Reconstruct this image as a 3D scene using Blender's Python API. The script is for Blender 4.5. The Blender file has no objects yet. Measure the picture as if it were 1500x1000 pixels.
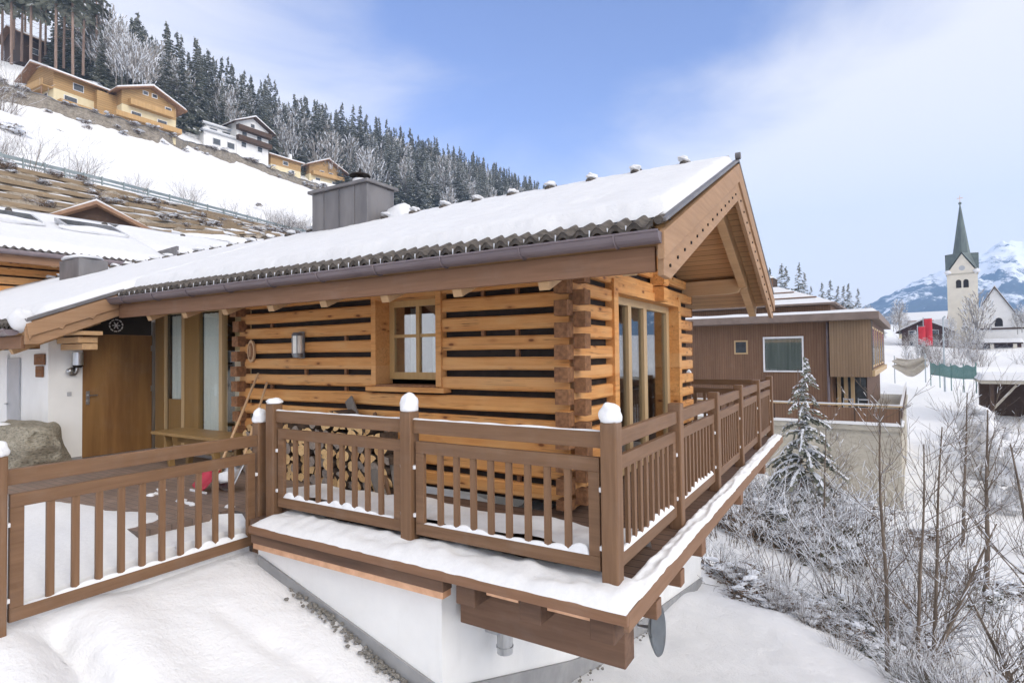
import bpy, math, random
import numpy as np
from mathutils import Vector, Matrix, noise
R = math.radians
random.seed(7)
S = bpy.context.scene
COL = S.collection

# ------------------------------------------------------------------ camera, world, sun
CAM = Vector((1.395, -3.637, 1.568))
FPX = 498.9                     # focal length in pixels of the 1500 px wide photograph
WIDE = False                    # the picture fills the frame
YAW, PITCH, ROLL = R(31.23), R(1.327), R(-0.645)
FW = Vector((-math.sin(YAW)*math.cos(PITCH), math.cos(YAW)*math.cos(PITCH), math.sin(PITCH)))
_r = Vector((math.cos(YAW), math.sin(YAW), 0)); _u = _r.cross(FW)
RT = _r*math.cos(ROLL) + _u*math.sin(ROLL); UP = -_r*math.sin(ROLL) + _u*math.cos(ROLL)
cd = bpy.data.cameras.new('camera'); cam = bpy.data.objects.new('camera', cd); COL.objects.link(cam)
m = Matrix((RT, UP, -FW)).transposed().to_4x4(); m.translation = CAM
cam.matrix_world = m
cd.sensor_fit = 'HORIZONTAL'; cd.sensor_width = 36.0
cd.lens = FPX/(1500 if WIDE else 900)*36.0
cd.clip_start = 0.05; cd.clip_end = 30000
S.camera = cam

SUN_DIR = Vector((0.88, -0.24, 0.46)).normalized()      # towards the sun
sl = bpy.data.lights.new('sun', 'SUN'); sl.energy = 1.15; sl.angle = R(18); sl.color = (1, 0.93, 0.82)
so = bpy.data.objects.new('sun', sl); COL.objects.link(so)
so.rotation_euler = SUN_DIR.to_track_quat('Z', 'Y').to_euler()

W = bpy.data.worlds.new('World'); S.world = W; W.use_nodes = True
nt = W.node_tree; N = nt.nodes; L = nt.links
bg = N['Background']; bg.inputs['Strength'].default_value = 0.1
sky = N.new('ShaderNodeTexSky'); sky.sky_type = 'NISHITA'; sky.sun_disc = False
sky.sun_elevation = math.asin(SUN_DIR.z); sky.sun_rotation = math.atan2(SUN_DIR.x, SUN_DIR.y)
sky.air_density = 1.0; sky.dust_density = 0.6; sky.ozone_density = 2.0
tc = N.new('ShaderNodeTexCoord')
def wmath(op, a, b=None, clamp=False):
    n = N.new('ShaderNodeMath'); n.operation = op; n.use_clamp = clamp
    for i, v in enumerate((a, b)):
        if v is None: continue
        if isinstance(v, (int, float)): n.inputs[i].default_value = v
        else: L.new(v, n.inputs[i])
    return n.outputs[0]
def wdot(v):
    n = N.new('ShaderNodeVectorMath'); n.operation = 'DOT_PRODUCT'
    L.new(tc.outputs['Generated'], n.inputs[0]); n.inputs[1].default_value = v
    return n.outputs['Value']
# thin cloud: a clear hole high over the roof, white veil to the right and behind
hole = (FW*1.0 + RT*0.12 + UP*0.60).normalized()
mp = N.new('ShaderNodeMapping'); mp.inputs['Scale'].default_value = (1.6, 1.6, 5.0)
mp.inputs['Rotation'].default_value = (0.35, 0.1, 0.5)
L.new(tc.outputs['Generated'], mp.inputs['Vector'])
nz = N.new('ShaderNodeTexNoise'); nz.inputs['Scale'].default_value = 1.3; nz.inputs['Detail'].default_value = 6
nz.inputs['Roughness'].default_value = 0.55; nz.inputs['Distortion'].default_value = 0.6
L.new(mp.outputs[0], nz.inputs['Vector'])
dh = wdot(hole)
ang = wmath('ARCCOSINE', dh)
veil = wmath('ADD', wmath('MULTIPLY', ang, 1.35), wmath('MULTIPLY', wmath('SUBTRACT', nz.outputs['Fac'], 0.5), 1.0))
dz_ = wdot((0, 0, 1)); dr_ = wdot(RT)
veil = wmath('SUBTRACT', veil, 0.30)
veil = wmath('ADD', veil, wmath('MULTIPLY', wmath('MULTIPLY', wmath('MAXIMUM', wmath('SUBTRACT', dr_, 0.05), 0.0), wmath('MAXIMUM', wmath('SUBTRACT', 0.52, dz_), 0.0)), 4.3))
veil = wmath('ADD', veil, wmath('MULTIPLY', wmath('MAXIMUM', wmath('SUBTRACT', 0.50, dz_), 0.0), 0.9))
ss = N.new('ShaderNodeMapRange'); ss.interpolation_type = 'SMOOTHSTEP'
ss.inputs['From Min'].default_value = 0.0; ss.inputs['From Max'].default_value = 0.75
ss.inputs['To Min'].default_value = 0.0; ss.inputs['To Max'].default_value = 0.93
L.new(veil, ss.inputs['Value'])
gain = N.new('ShaderNodeMix'); gain.data_type = 'RGBA'; gain.blend_type = 'MULTIPLY'; gain.inputs[0].default_value = 1
L.new(sky.outputs[0], gain.inputs[6]); gain.inputs[7].default_value = (1.7, 1.42, 1.75, 1)
bk = wdot((-FW*0.75+RT*0.66).normalized()); bkr = N.new('ShaderNodeMapRange'); bkr.interpolation_type = 'SMOOTHSTEP'  # added fill: unseen clouds behind and right are brightened to lift shaded faces
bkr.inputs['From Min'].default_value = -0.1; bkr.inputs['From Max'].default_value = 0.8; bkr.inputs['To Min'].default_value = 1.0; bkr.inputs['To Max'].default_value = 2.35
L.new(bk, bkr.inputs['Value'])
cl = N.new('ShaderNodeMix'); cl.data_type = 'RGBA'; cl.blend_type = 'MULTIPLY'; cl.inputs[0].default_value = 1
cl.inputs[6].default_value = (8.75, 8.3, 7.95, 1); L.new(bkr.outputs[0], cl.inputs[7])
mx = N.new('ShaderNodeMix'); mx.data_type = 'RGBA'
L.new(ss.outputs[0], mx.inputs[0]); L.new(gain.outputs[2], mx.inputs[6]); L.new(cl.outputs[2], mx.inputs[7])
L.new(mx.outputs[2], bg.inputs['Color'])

S.view_settings.view_transform = 'Standard'; S.view_settings.look = 'None'
S.view_settings.exposure = 0.36; S.view_settings.gamma = 1.0
S.view_settings.use_curve_mapping = False
S.cycles.max_bounces = 6; S.cycles.diffuse_bounces = 4; S.cycles.transparent_max_bounces = 10
S.cycles.volume_bounces = 1

# ------------------------------------------------------------------ helpers
def at(u, v, d):
    """world point at pixel (u, v) of the photograph, d metres along the view axis"""
    return CAM + (FW*FPX + RT*(u-750) - UP*(v-500))/FPX*d

class MB:
    def __init__(s): s.v = []; s.f = []; s.mi = []; s.cur = 0
    def add(s, vs, fs):
        n = len(s.v); s.v += [tuple(p) for p in vs]; s.f += [tuple(i+n for i in f) for f in fs]; s.mi += [s.cur]*len(fs)
        return s
    def box(s, x0, x1, y0, y1, z0, z1):
        return s.add([(x0,y0,z0),(x1,y0,z0),(x1,y1,z0),(x0,y1,z0),(x0,y0,z1),(x1,y0,z1),(x1,y1,z1),(x0,y1,z1)],
                     [(0,3,2,1),(4,5,6,7),(0,1,5,4),(1,2,6,5),(2,3,7,6),(3,0,4,7)])
    def beam(s, p, q, w, h, up=(0,0,1)):
        """box from p to q, width w sideways, height h along up; p, q lie on the centre of the section"""
        p = Vector(p); q = Vector(q); d = (q-p).normalized(); up = Vector(up)
        sd = d.cross(up).normalized(); up = sd.cross(d)
        vs = []
        for c in (p, q):
            for a, b in ((-1,-1),(1,-1),(1,1),(-1,1)): vs.append(c + sd*(a*w/2) + up*(b*h/2))
        return s.add(vs, [(0,1,2,3),(7,6,5,4),(0,4,5,1),(1,5,6,2),(2,6,7,3),(3,7,4,0)])
    def prism(s, pts, off):
        """extrude the polygon pts (3d, planar) by the vector off"""
        n = len(pts); off = Vector(off); a = [Vector(p) for p in pts]
        return s.add(a + [p+off for p in a], [tuple(range(n))[::-1], tuple(range(n, 2*n))] +
                     [(i, (i+1)%n, (i+1)%n+n, i+n) for i in range(n)])
    def tube(s, pts, rad, n=8, cap=True):
        pts = [Vector(p) for p in pts]
        if not hasattr(rad, '__len__'): rad = [rad]*len(pts)
        vs = []; fs = []; x = None
        for i, p in enumerate(pts):
            d = (pts[min(i+1, len(pts)-1)] - pts[max(i-1, 0)])
            d = d.normalized() if d.length > 1e-9 else Vector((0,0,1))
            if x is None: x = d.orthogonal().normalized()
            else:
                x = (x - d*x.dot(d)); x = x.normalized() if x.length > 1e-6 else d.orthogonal().normalized()
            y = d.cross(x)
            for k in range(n):
                a = 2*math.pi*k/n; vs.append(p + (x*math.cos(a) + y*math.sin(a))*rad[i])
        for i in range(len(pts)-1):
            for k in range(n): fs.append((i*n+k, i*n+(k+1)%n, (i+1)*n+(k+1)%n, (i+1)*n+k))
        if cap: fs += [tuple(range(n))[::-1], tuple(range((len(pts)-1)*n, len(pts)*n))]
        return s.add(vs, fs)
    def blob(s, c, r, seed=0, rough=0.15, nu=14, nv=9, freq=1.3, zmin=None):
        """lumpy ellipsoid"""
        c = Vector(c); vs = []; fs = []
        rr = r if hasattr(r, '__len__') else (r, r, r)
        for j in range(nv+1):
            th = math.pi*j/nv
            for i in range(nu):
                ph = 2*math.pi*i/nu
                d = Vector((math.sin(th)*math.cos(ph), math.sin(th)*math.sin(ph), math.cos(th)))
                k = 1 + rough*noise.noise(d*freq + Vector((seed*7.3, seed*1.7, 0)))*2
                p = Vector((d.x*rr[0], d.y*rr[1], d.z*rr[2]))*k
                if zmin is not None: p.z = max(p.z, zmin)
                vs.append(c + p)
        for j in range(nv):
            for i in range(nu):
                fs.append((j*nu+i, (j+1)*nu+i, (j+1)*nu+(i+1)%nu, j*nu+(i+1)%nu))
        return s.add(vs, fs)
    def grid(s, fn, nu, nv):
        vs = [fn(i/nu, j/nv) for j in range(nv+1) for i in range(nu+1)]
        fs = [(j*(nu+1)+i, j*(nu+1)+i+1, (j+1)*(nu+1)+i+1, (j+1)*(nu+1)+i) for j in range(nv) for i in range(nu)]
        return s.add(vs, fs)
    def mesh(s, name, mats, smooth=False, off=None):
        me = bpy.data.meshes.new(name)
        vs = s.v if off is None else [(p[0]-off[0], p[1]-off[1], p[2]-off[2]) for p in s.v]
        me.from_pydata(vs, [], s.f)
        mats = mats if isinstance(mats, (list, tuple)) else [mats]
        for k in mats: me.materials.append(k)
        if len(mats) > 1: me.polygons.foreach_set('material_index', s.mi)
        if smooth: me.polygons.foreach_set('use_smooth', [True]*len(s.f))
        me.update(); return me
    def build(s, name, mats, parent=None, smooth=False, bevel=0, world=True):
        off = wloc(parent) if (world and parent is not None) else None
        o = bpy.data.objects.new(name, s.mesh(name, mats, smooth, off)); COL.objects.link(o)
        if parent is not None: o.parent = parent
        if bevel:
            b = o.modifiers.new('bevel', 'BEVEL'); b.width = bevel; b.segments = 2; b.limit_method = 'ANGLE'; b.angle_limit = R(40)
        return o
def wloc(o):
    p = Vector((0,0,0))
    while o is not None: p += o.location; o = o.parent
    return p
def tag(o, label, cat, group=None, kind=None):
    o['label'] = label; o['category'] = cat
    if group: o['group'] = group
    if kind: o['kind'] = kind
    return o
def thing(name, label, cat, loc=(0,0,0), rz=0.0, group=None):
    o = bpy.data.objects.new(name, None); COL.objects.link(o); o.location = loc; o.rotation_euler = (0,0,rz)
    o.empty_display_size = 0.2
    return tag(o, label, cat, group)
def struct(o): o['kind'] = 'structure'; return o
KIDS = {}
def copy_tree(o, parent=None):
    c = o.copy(); COL.objects.link(c)
    if parent is not None: c.parent = parent
    for ch in list(o.children): copy_tree(ch, c)
    return c

# ------------------------------------------------------------------ materials
class Mat:
    def __init__(s, name):
        s.m = bpy.data.materials.new(name); s.m.use_nodes = True
        s.n = s.m.node_tree.nodes; s.l = s.m.node_tree.links; s.p = s.n['Principled BSDF']
        s.tc = s.n.new('ShaderNodeTexCoord')
    def inp(s, sock, v):
        if v is None: return
        if isinstance(v, (int, float)): sock.default_value = v
        elif isinstance(v, (tuple, list)): sock.default_value = v if len(v) != 3 or sock.type == 'VECTOR' else (*v, 1)
        else: s.l.new(v, sock)
    def node(s, t, ins=None, **kw):
        n = s.n.new(t)
        for k, v in kw.items(): setattr(n, k, v)
        for k, v in (ins or {}).items(): s.inp(n.inputs[k], v)
        return n
    def coord(s, scale=(1,1,1), which='Object', rot=(0,0,0)):
        return s.node('ShaderNodeMapping', {'Vector': s.tc.outputs[which], 'Scale': scale, 'Rotation': rot}).outputs[0]
    def noise(s, vec, scale=1, detail=4, rough=0.55, dist=0):
        return s.node('ShaderNodeTexNoise', {'Vector': vec, 'Scale': scale, 'Detail': detail, 'Roughness': rough, 'Distortion': dist}).outputs['Fac']
    def ramp(s, fac, a=0.4, b=0.6, lo=0.0, hi=1.0):
        return s.node('ShaderNodeMapRange', {'Value': fac, 'From Min': a, 'From Max': b, 'To Min': lo, 'To Max': hi}).outputs[0]
    def mix(s, fac, a, b, blend='MIX'):
        n = s.n.new('ShaderNodeMix'); n.data_type = 'RGBA'; n.blend_type = blend
        s.inp(n.inputs[0], fac); s.inp(n.inputs[6], a); s.inp(n.inputs[7], b); return n.outputs[2]
    def math(s, op, a, b=None, clamp=False):
        n = s.n.new('ShaderNodeMath'); n.operation = op; n.use_clamp = clamp
        s.inp(n.inputs[0], a); s.inp(n.inputs[1], b); return n.outputs[0]
    def sep(s, vec): return s.node('ShaderNodeSeparateXYZ', {0: vec}).outputs
    def bump(s, h, strength=0.3, dist=0.01):
        b = s.node('ShaderNodeBump', {'Height': h, 'Strength': strength, 'Distance': dist}); s.l.new(b.outputs[0], s.p.inputs['Normal'])
    def done(s, base, rough=0.6, spec=None, metal=None):
        s.inp(s.p.inputs['Base Color'], base); s.inp(s.p.inputs['Roughness'], rough)
        if spec is not None: s.inp(s.p.inputs['Specular IOR Level'], spec)
        if metal is not None: s.inp(s.p.inputs['Metallic'], metal)
        return s.m

def plain(name, a, b, scale=6, stretch=(1,1,1), rough=0.6, bump=0.0, spec=0.3, metal=0.0, lo=0.35, hi=0.65, bd=0.01):
    k = Mat(name); v = k.coord(stretch); f = k.noise(v, scale, 5)
    if bump: k.bump(f, bump, bd)
    return k.done(k.mix(k.ramp(f, lo, hi), a, b), rough, spec, metal)

def wood(name, a, b, axis='x', rough=0.6, grain=30, var=0.25, bump=0.25, spec=0.25, plank=None, plank_axis='z', dark=None):
    """long grain along the axis; plank: board width with tone changes and a joint line"""
    k = Mat(name)
    st = {'x': (0.06,1,1), 'y': (1,0.06,1), 'z': (1,1,0.06)}[axis]
    v = k.coord(st); g = k.noise(v, grain, 6, 0.6, 0.4); g2 = k.noise(k.coord(st), grain*0.18, 3)
    col = k.mix(k.ramp(g, 0.3, 0.7), a, b)
    col = k.mix(k.math('MULTIPLY', k.ramp(g2, 0.35, 0.7), var*1.6, True), col, tuple(c*0.55 for c in a))
    ri = k.node('ShaderNodeObjectInfo').outputs['Random']
    col = k.mix(k.math('MULTIPLY', ri, 0.28), col, tuple(c*0.62 for c in a))
    wth = k.ramp(k.noise(k.coord((1,1,1)), 3.1, 6, 0.7), 0.52, 0.78)
    col = k.mix(k.math('MULTIPLY', wth, 0.12), col, (0.33,0.30,0.27))
    h = g
    if plank:
        c = k.sep(k.tc.outputs['Object'])['xyz'.index(plank_axis)]
        t = k.math('DIVIDE', c, plank); fl = k.math('FLOOR', t); fr = k.math('FRACT', t)
        rn = k.node('ShaderNodeTexWhiteNoise', {'W': fl}, noise_dimensions='1D').outputs['Value']
        col = k.mix(k.math('MULTIPLY', rn, 0.45), col, tuple(c*0.6 for c in a))
        edge = k.math('LESS_THAN', k.math('ABSOLUTE', k.math('SUBTRACT', fr, 0.5)), 0.46)
        col = k.mix(edge, tuple(c*0.2 for c in a), col)
        h = k.math('ADD', k.math('MULTIPLY', edge, 2.0), g)
    if dark:
        col = k.mix(k.math('MULTIPLY', k.ramp(k.noise(k.coord(tuple(c*3 if c == 1 else c*6 for c in st)), 1.6, 6, 0.65), 0.45, 0.72), 0.75), col, dark)
    k.bump(h, bump, 0.004)
    return k.done(col, rough, spec)

def log_wood(name, axis='x', tint=1.0):
    k = Mat(name); obj = k.tc.outputs['Object']
    st = {'x': (0.05,1,1), 'y': (1,0.05,1)}[axis]
    c = k.sep(obj)
    row = k.math('FLOOR', k.math('DIVIDE', k.math('ADD', c[2], 0.018 - (0.0 if axis == 'x' else 0.112)), 0.224))
    rn = k.node('ShaderNodeTexWhiteNoise', {'W': row}, noise_dimensions='1D').outputs['Value']
    sh = k.node('ShaderNodeCombineXYZ', {0: k.math('MULTIPLY', rn, 9.0), 1: k.math('MULTIPLY', rn, 5.0)}).outputs[0]
    base = k.node('ShaderNodeVectorMath', {0: obj, 1: sh}, operation='ADD').outputs[0]
    v = k.node('ShaderNodeMapping', {'Vector': base, 'Scale': st}).outputs[0]
    g = k.noise(v, 26, 6, 0.62, 0.7)
    big = k.noise(base, 1.6, 3)
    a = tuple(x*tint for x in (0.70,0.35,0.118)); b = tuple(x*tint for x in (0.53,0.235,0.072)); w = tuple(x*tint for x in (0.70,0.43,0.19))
    col = k.mix(k.ramp(g, 0.35, 0.68), a, b)
    col = k.mix(k.math('MULTIPLY', k.ramp(big, 0.45, 0.7), 0.55), col, w)
    col = k.mix(k.math('MULTIPLY', rn, 0.4), col, tuple(x*tint for x in (0.44,0.19,0.06)))
    # knots: dark ovals
    kv = k.node('ShaderNodeMapping', {'Vector': base, 'Scale': (2.3,2.3,5.5)}).outputs[0]
    vo = k.node('ShaderNodeTexVoronoi', {'Vector': kv, 'Scale': 1.6, 'Randomness': 1.0}, feature='F1')
    kn = k.ramp(vo.outputs['Distance'], 0.10, 0.17, 1.0, 0.0)
    pick = k.math('GREATER_THAN', k.sep(vo.outputs['Color'])[0], 0.45)
    col = k.mix(k.math('MULTIPLY', kn, pick), col, (0.075,0.028,0.012))
    ring = k.math('MULTIPLY', k.math('MULTIPLY', k.ramp(vo.outputs['Distance'], 0.15, 0.36, 1.0, 0.0), pick), 0.45)
    col = k.mix(ring, col, (0.3,0.1,0.03))
    cst = {'x': (0.022,1,1), 'y': (1,0.022,1)}[axis]
    cn = k.noise(k.node('ShaderNodeMapping', {'Vector': base, 'Scale': cst}).outputs[0], 13, 2, 0.5)
    crack = k.math('MULTIPLY', k.ramp(k.math('ABSOLUTE', k.math('SUBTRACT', cn, 0.5)), 0.0, 0.012, 1.0, 0.0), k.ramp(k.noise(base, 2.3, 2), 0.48, 0.56))
    col = k.mix(k.math('MULTIPLY', crack, 0.8), col, (0.09,0.04,0.018))
    rn2 = k.node('ShaderNodeTexWhiteNoise', {'W': k.math('ADD', row, 37.0)}, noise_dimensions='1D').outputs['Value']
    col = k.mix(k.math('MULTIPLY', k.math('GREATER_THAN', rn2, 0.62), 0.30), col, tuple(x*tint for x in (0.74,0.46,0.22)))
    grey = k.ramp(k.noise(k.node('ShaderNodeMapping', {'Vector': base, 'Scale': st}).outputs[0], 3.0, 6, 0.7), 0.55, 0.8)
    col = k.mix(k.math('MULTIPLY', grey, 0.18), col, (0.34,0.235,0.15))
    k.bump(k.math('SUBTRACT', g, crack), 0.35, 0.005)
    return k.done(col, 0.62, 0.25)

def snow_mat(name, bscale=9, bstr=0.35, col=(0.755,0.76,0.772), bd=0.03):
    k = Mat(name); v = k.coord(); f = k.noise(v, bscale, 7, 0.6); f2 = k.noise(v, bscale*9, 3, 0.6)
    k.bump(k.math('ADD', f, k.math('MULTIPLY', f2, 0.22)), bstr, bd)
    c2 = tuple(x*0.93 for x in col)
    m = k.done(k.mix(k.ramp(f, 0.3, 0.7), col, c2), 0.75, 0.2)
    return m

def glass_mat(name, tint=(0.9,0.95,0.95), refl=0.25, hi=0.95):
    k = Mat(name); n = k.n; l = k.l
    tr = n.new('ShaderNodeBsdfTransparent'); tr.inputs[0].default_value = (*tint, 1)
    gl = n.new('ShaderNodeBsdfGlossy'); gl.inputs['Roughness'].default_value = 0.03
    lw = n.new('ShaderNodeLayerWeight'); lw.inputs['Blend'].default_value = 0.35
    f = k.ramp(lw.outputs['Facing'], 0, 1, refl, hi)
    mxs = n.new('ShaderNodeMixShader'); l.new(f, mxs.inputs[0]); l.new(tr.outputs[0], mxs.inputs[1]); l.new(gl.outputs[0], mxs.inputs[2])
    l.new(mxs.outputs[0], n['Material Output'].inputs[0]); return k.m

def rock_mat(name, a, b, c, scale=4):
    k = Mat(name); v = k.coord((1,1,1.6)); f = k.noise(v, scale, 8, 0.65, 0.5); f2 = k.noise(v, scale*4, 5)
    col = k.mix(k.ramp(f, 0.35, 0.65), a, b); col = k.mix(k.math('MULTIPLY', k.ramp(f2, 0.5, 0.7), 0.8), col, c)
    k.bump(k.math('ADD', f, f2), 0.8, 0.05); return k.done(col, 0.85, 0.2)

m_snow = snow_mat('snow', 7, 0.45)
m_snow_roof = snow_mat('roof snow', 5, 0.6, (0.70,0.705,0.72))
m_snow_cap = snow_mat('snow cap', 26, 0.5, (0.79,0.795,0.80), 0.01)
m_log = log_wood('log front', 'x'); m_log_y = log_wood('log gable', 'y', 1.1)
m_logend = plain('log end grain', (0.17,0.082,0.042), (0.30,0.15,0.072), 22, rough=0.85, bump=0.4)
m_core = plain('shadow joint board', (0.03,0.022,0.018), (0.018,0.014,0.012), 8, rough=0.9)
FA, FB = (0.24,0.136,0.075), (0.15,0.08,0.042)
m_fx = wood('fence wood x', FA, FB, 'x', 0.5, 30, 0.3, 0.3); m_fy = wood('fence wood y', FA, FB, 'y', 0.5, 30, 0.3, 0.3)
m_fz = wood('fence wood z', FA, FB, 'z', 0.5, 30, 0.3, 0.3)
m_deck = wood('deck boards', (0.20,0.125,0.088), (0.135,0.085,0.06), 'x', 0.75, 30, 0.3, 0.4, plank=0.145, plank_axis='y')
m_beam = wood('dark beam', (0.20,0.118,0.078), (0.13,0.073,0.046), 'x', 0.75, 24, 0.4, 0.4, dark=(0.05,0.03,0.022))
m_trim = wood('brown trim x', (0.275,0.15,0.088), (0.205,0.108,0.06), 'x', 0.6, 30)
m_trim_y = wood('brown trim y', (0.29,0.165,0.097), (0.22,0.12,0.068), 'y', 0.6, 30)
m_barge = wood('barge board', (0.41,0.25,0.142), (0.31,0.18,0.098), 'y', 0.65, 30, 0.25)
m_soffit = wood('soffit boards', (0.66,0.39,0.19), (0.54,0.30,0.135), 'x', 0.6, 26, 0.3, plank=0.13, plank_axis='y')
m_purlin = wood('purlin wood', (0.64,0.42,0.23), (0.52,0.32,0.165), 'x', 0.6, 24, 0.3)
m_copper = plain('copper flashing', (0.74,0.44,0.27), (0.56,0.31,0.18), 9, (1,1,1), 0.35, 0.1, 0.5, 0.35)
m_zinc = plain('zinc sheet', (0.13,0.125,0.13), (0.2,0.19,0.19), 3, (1,1,0.3), 0.5, 0.05, 0.5, 0.3)
m_gutter = plain('gutter metal', (0.20,0.165,0.175), (0.155,0.125,0.135), 4, (0.3,1,1), 0.42, 0.05, 0.5, 0.3)
m_tile = plain('roof tile', (0.125,0.108,0.094), (0.06,0.052,0.046), 14, rough=0.85, bump=0.4)
def plaster_mat():
    k = Mat('white plaster'); f = k.noise(k.coord(), 2.2, 7, 0.65); st = k.noise(k.coord((1.6,1.6,0.25)), 3.0, 6, 0.7)
    col = k.mix(k.ramp(f, 0.35, 0.65), (0.80,0.80,0.785), (0.745,0.745,0.73)); col = k.mix(k.math('MULTIPLY', k.ramp(st, 0.55, 0.8), 0.22), col, (0.5,0.49,0.46))
    k.bump(k.noise(k.coord(), 60, 4), 0.12, 0.004); return k.done(col, 0.9, 0.2)
m_plaster = plaster_mat()
m_plinth = plain('grey plinth', (0.33,0.33,0.33), (0.27,0.27,0.272), 5, rough=0.9, bump=0.1)
m_cream = wood('cream frame', (0.60,0.43,0.24), (0.52,0.36,0.19), 'z', 0.45, 30, 0.15)
m_frame = wood('window wood', (0.60,0.40,0.17), (0.50,0.30,0.12), 'z', 0.5, 30, 0.2)
m_oak = wood('door veneer', (0.33,0.175,0.06), (0.20,0.093,0.03), 'z', 0.42, 9, 0.6, 0.1, 0.4, dark=(0.12,0.05,0.018))
m_panel = wood('entrance panel', (0.36,0.22,0.085), (0.29,0.17,0.06), 'z', 0.45, 20, 0.3, 0.1, 0.4)
m_glass = glass_mat('window glass'); m_glass2 = glass_mat('entrance glass', (0.96,0.98,0.97), 0.05, 0.30); m_glass3 = glass_mat('door glass', (0.85,0.88,0.88), 0.10, 0.55)
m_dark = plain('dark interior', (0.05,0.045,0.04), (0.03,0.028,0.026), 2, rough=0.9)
m_room = plain('room wall', (0.35,0.28,0.2), (0.3,0.23,0.16), 2, rough=0.9)
m_curtain = plain('net curtain', (0.88,0.9,0.87), (0.74,0.78,0.76), 16, (1,1,0.04), 0.9)
m_steel = plain('brushed steel', (0.55,0.56,0.57), (0.42,0.43,0.44), 20, (1,1,0.1), 0.28, 0.05, 0.5, 0.9)
m_white = plain('white paint', (0.78,0.78,0.78), (0.72,0.72,0.73), 4, rough=0.5)
m_greypaint = plain('grey paint', (0.42,0.43,0.45), (0.37,0.38,0.4), 4, rough=0.5)
m_dish = plain('dish paint', (0.12,0.135,0.145), (0.09,0.10,0.11), 6, rough=0.4, spec=0.5)
m_red = plain('red plastic', (0.45,0.02,0.05), (0.36,0.015,0.04), 4, rough=0.4, spec=0.5)
m_lantern = plain('lantern metal', (0.3,0.31,0.32), (0.22,0.23,0.24), 12, rough=0.4, metal=0.6)
m_lampglass = plain('lamp glass', (0.9,0.88,0.8), (0.82,0.8,0.72), 12, rough=0.6)
m_pale = wood('pale handle', (0.62,0.42,0.25), (0.52,0.33,0.18), 'z', 0.5, 20)
m_rock = rock_mat('boulder stone', (0.27,0.245,0.19), (0.42,0.38,0.30), (0.11,0.10,0.075), 7)
m_gravel = rock_mat('gravel stone', (0.32,0.30,0.27), (0.22,0.21,0.19), (0.4,0.37,0.33), 12)
m_paver = None
def paver_mat():
    k = Mat('terrace pavers')
    b = k.node('ShaderNodeTexBrick', {'Vector': k.coord((1,1,1)), 'Scale': 1.0, 'Color1': (0.26,0.18,0.14), 'Color2': (0.20,0.14,0.11), 'Mortar': (0.10,0.08,0.07),
              'Brick Width': 0.20, 'Row Height': 0.10, 'Mortar Size': 0.006})
    f = k.noise(k.coord(), 18, 5); wet = k.ramp(k.noise(k.coord(), 1.1, 4), 0.4, 0.65)
    col = k.mix(k.math('MULTIPLY', f, 0.35), b.outputs['Color'], (0.33,0.26,0.21)); col = k.mix(k.math('MULTIPLY', wet, 0.45), col, (0.1,0.075,0.062))
    k.bump(b.outputs['Fac'], 0.4, -0.004); return k.done(col, 0.6, 0.35)
m_paver = paver_mat()
def birch(name, bark, cut):
    k = Mat(name); return k.done(k.mix(k.ramp(k.noise(k.coord(), 30, 5), 0.35, 0.65), bark, cut), 0.85, 0.15)
m_split = [plain('split wood pale', (0.76,0.53,0.27), (0.58,0.37,0.17), 30, rough=0.85, bump=0.3),
           plain('split wood tan', (0.62,0.40,0.19), (0.44,0.26,0.11), 30, rough=0.85, bump=0.3),
           plain('split wood grey', (0.32,0.27,0.23), (0.2,0.165,0.14), 30, rough=0.85, bump=0.3)]
m_bark = plain('fire log bark', (0.10,0.07,0.05), (0.05,0.035,0.028), 22, rough=0.95, bump=0.6)
m_needle = plain('spruce needles', (0.145,0.158,0.12), (0.26,0.262,0.215), 0.6, rough=0.8)
m_frost = plain('frosted snow', (0.74,0.76,0.80), (0.62,0.64,0.68), 1.2, rough=0.85)
m_hoar = plain('hoarfrost twigs', (0.36,0.345,0.33), (0.25,0.225,0.20), 1.5, rough=0.9)
m_twig = plain('bare twigs', (0.20,0.16,0.125), (0.115,0.088,0.068), 3, rough=0.9)
m_trunk = plain('pine trunk', (0.30,0.215,0.17), (0.20,0.14,0.11), 2.5, (1,1,0.2), 0.9, 0.4)
m_bough = plain('evergreen leaves', (0.055,0.062,0.035), (0.09,0.085,0.05), 3, rough=0.7)
m_brownleaf = plain('withered leaves', (0.155,0.105,0.07), (0.10,0.07,0.05), 4, rough=0.9)

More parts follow.
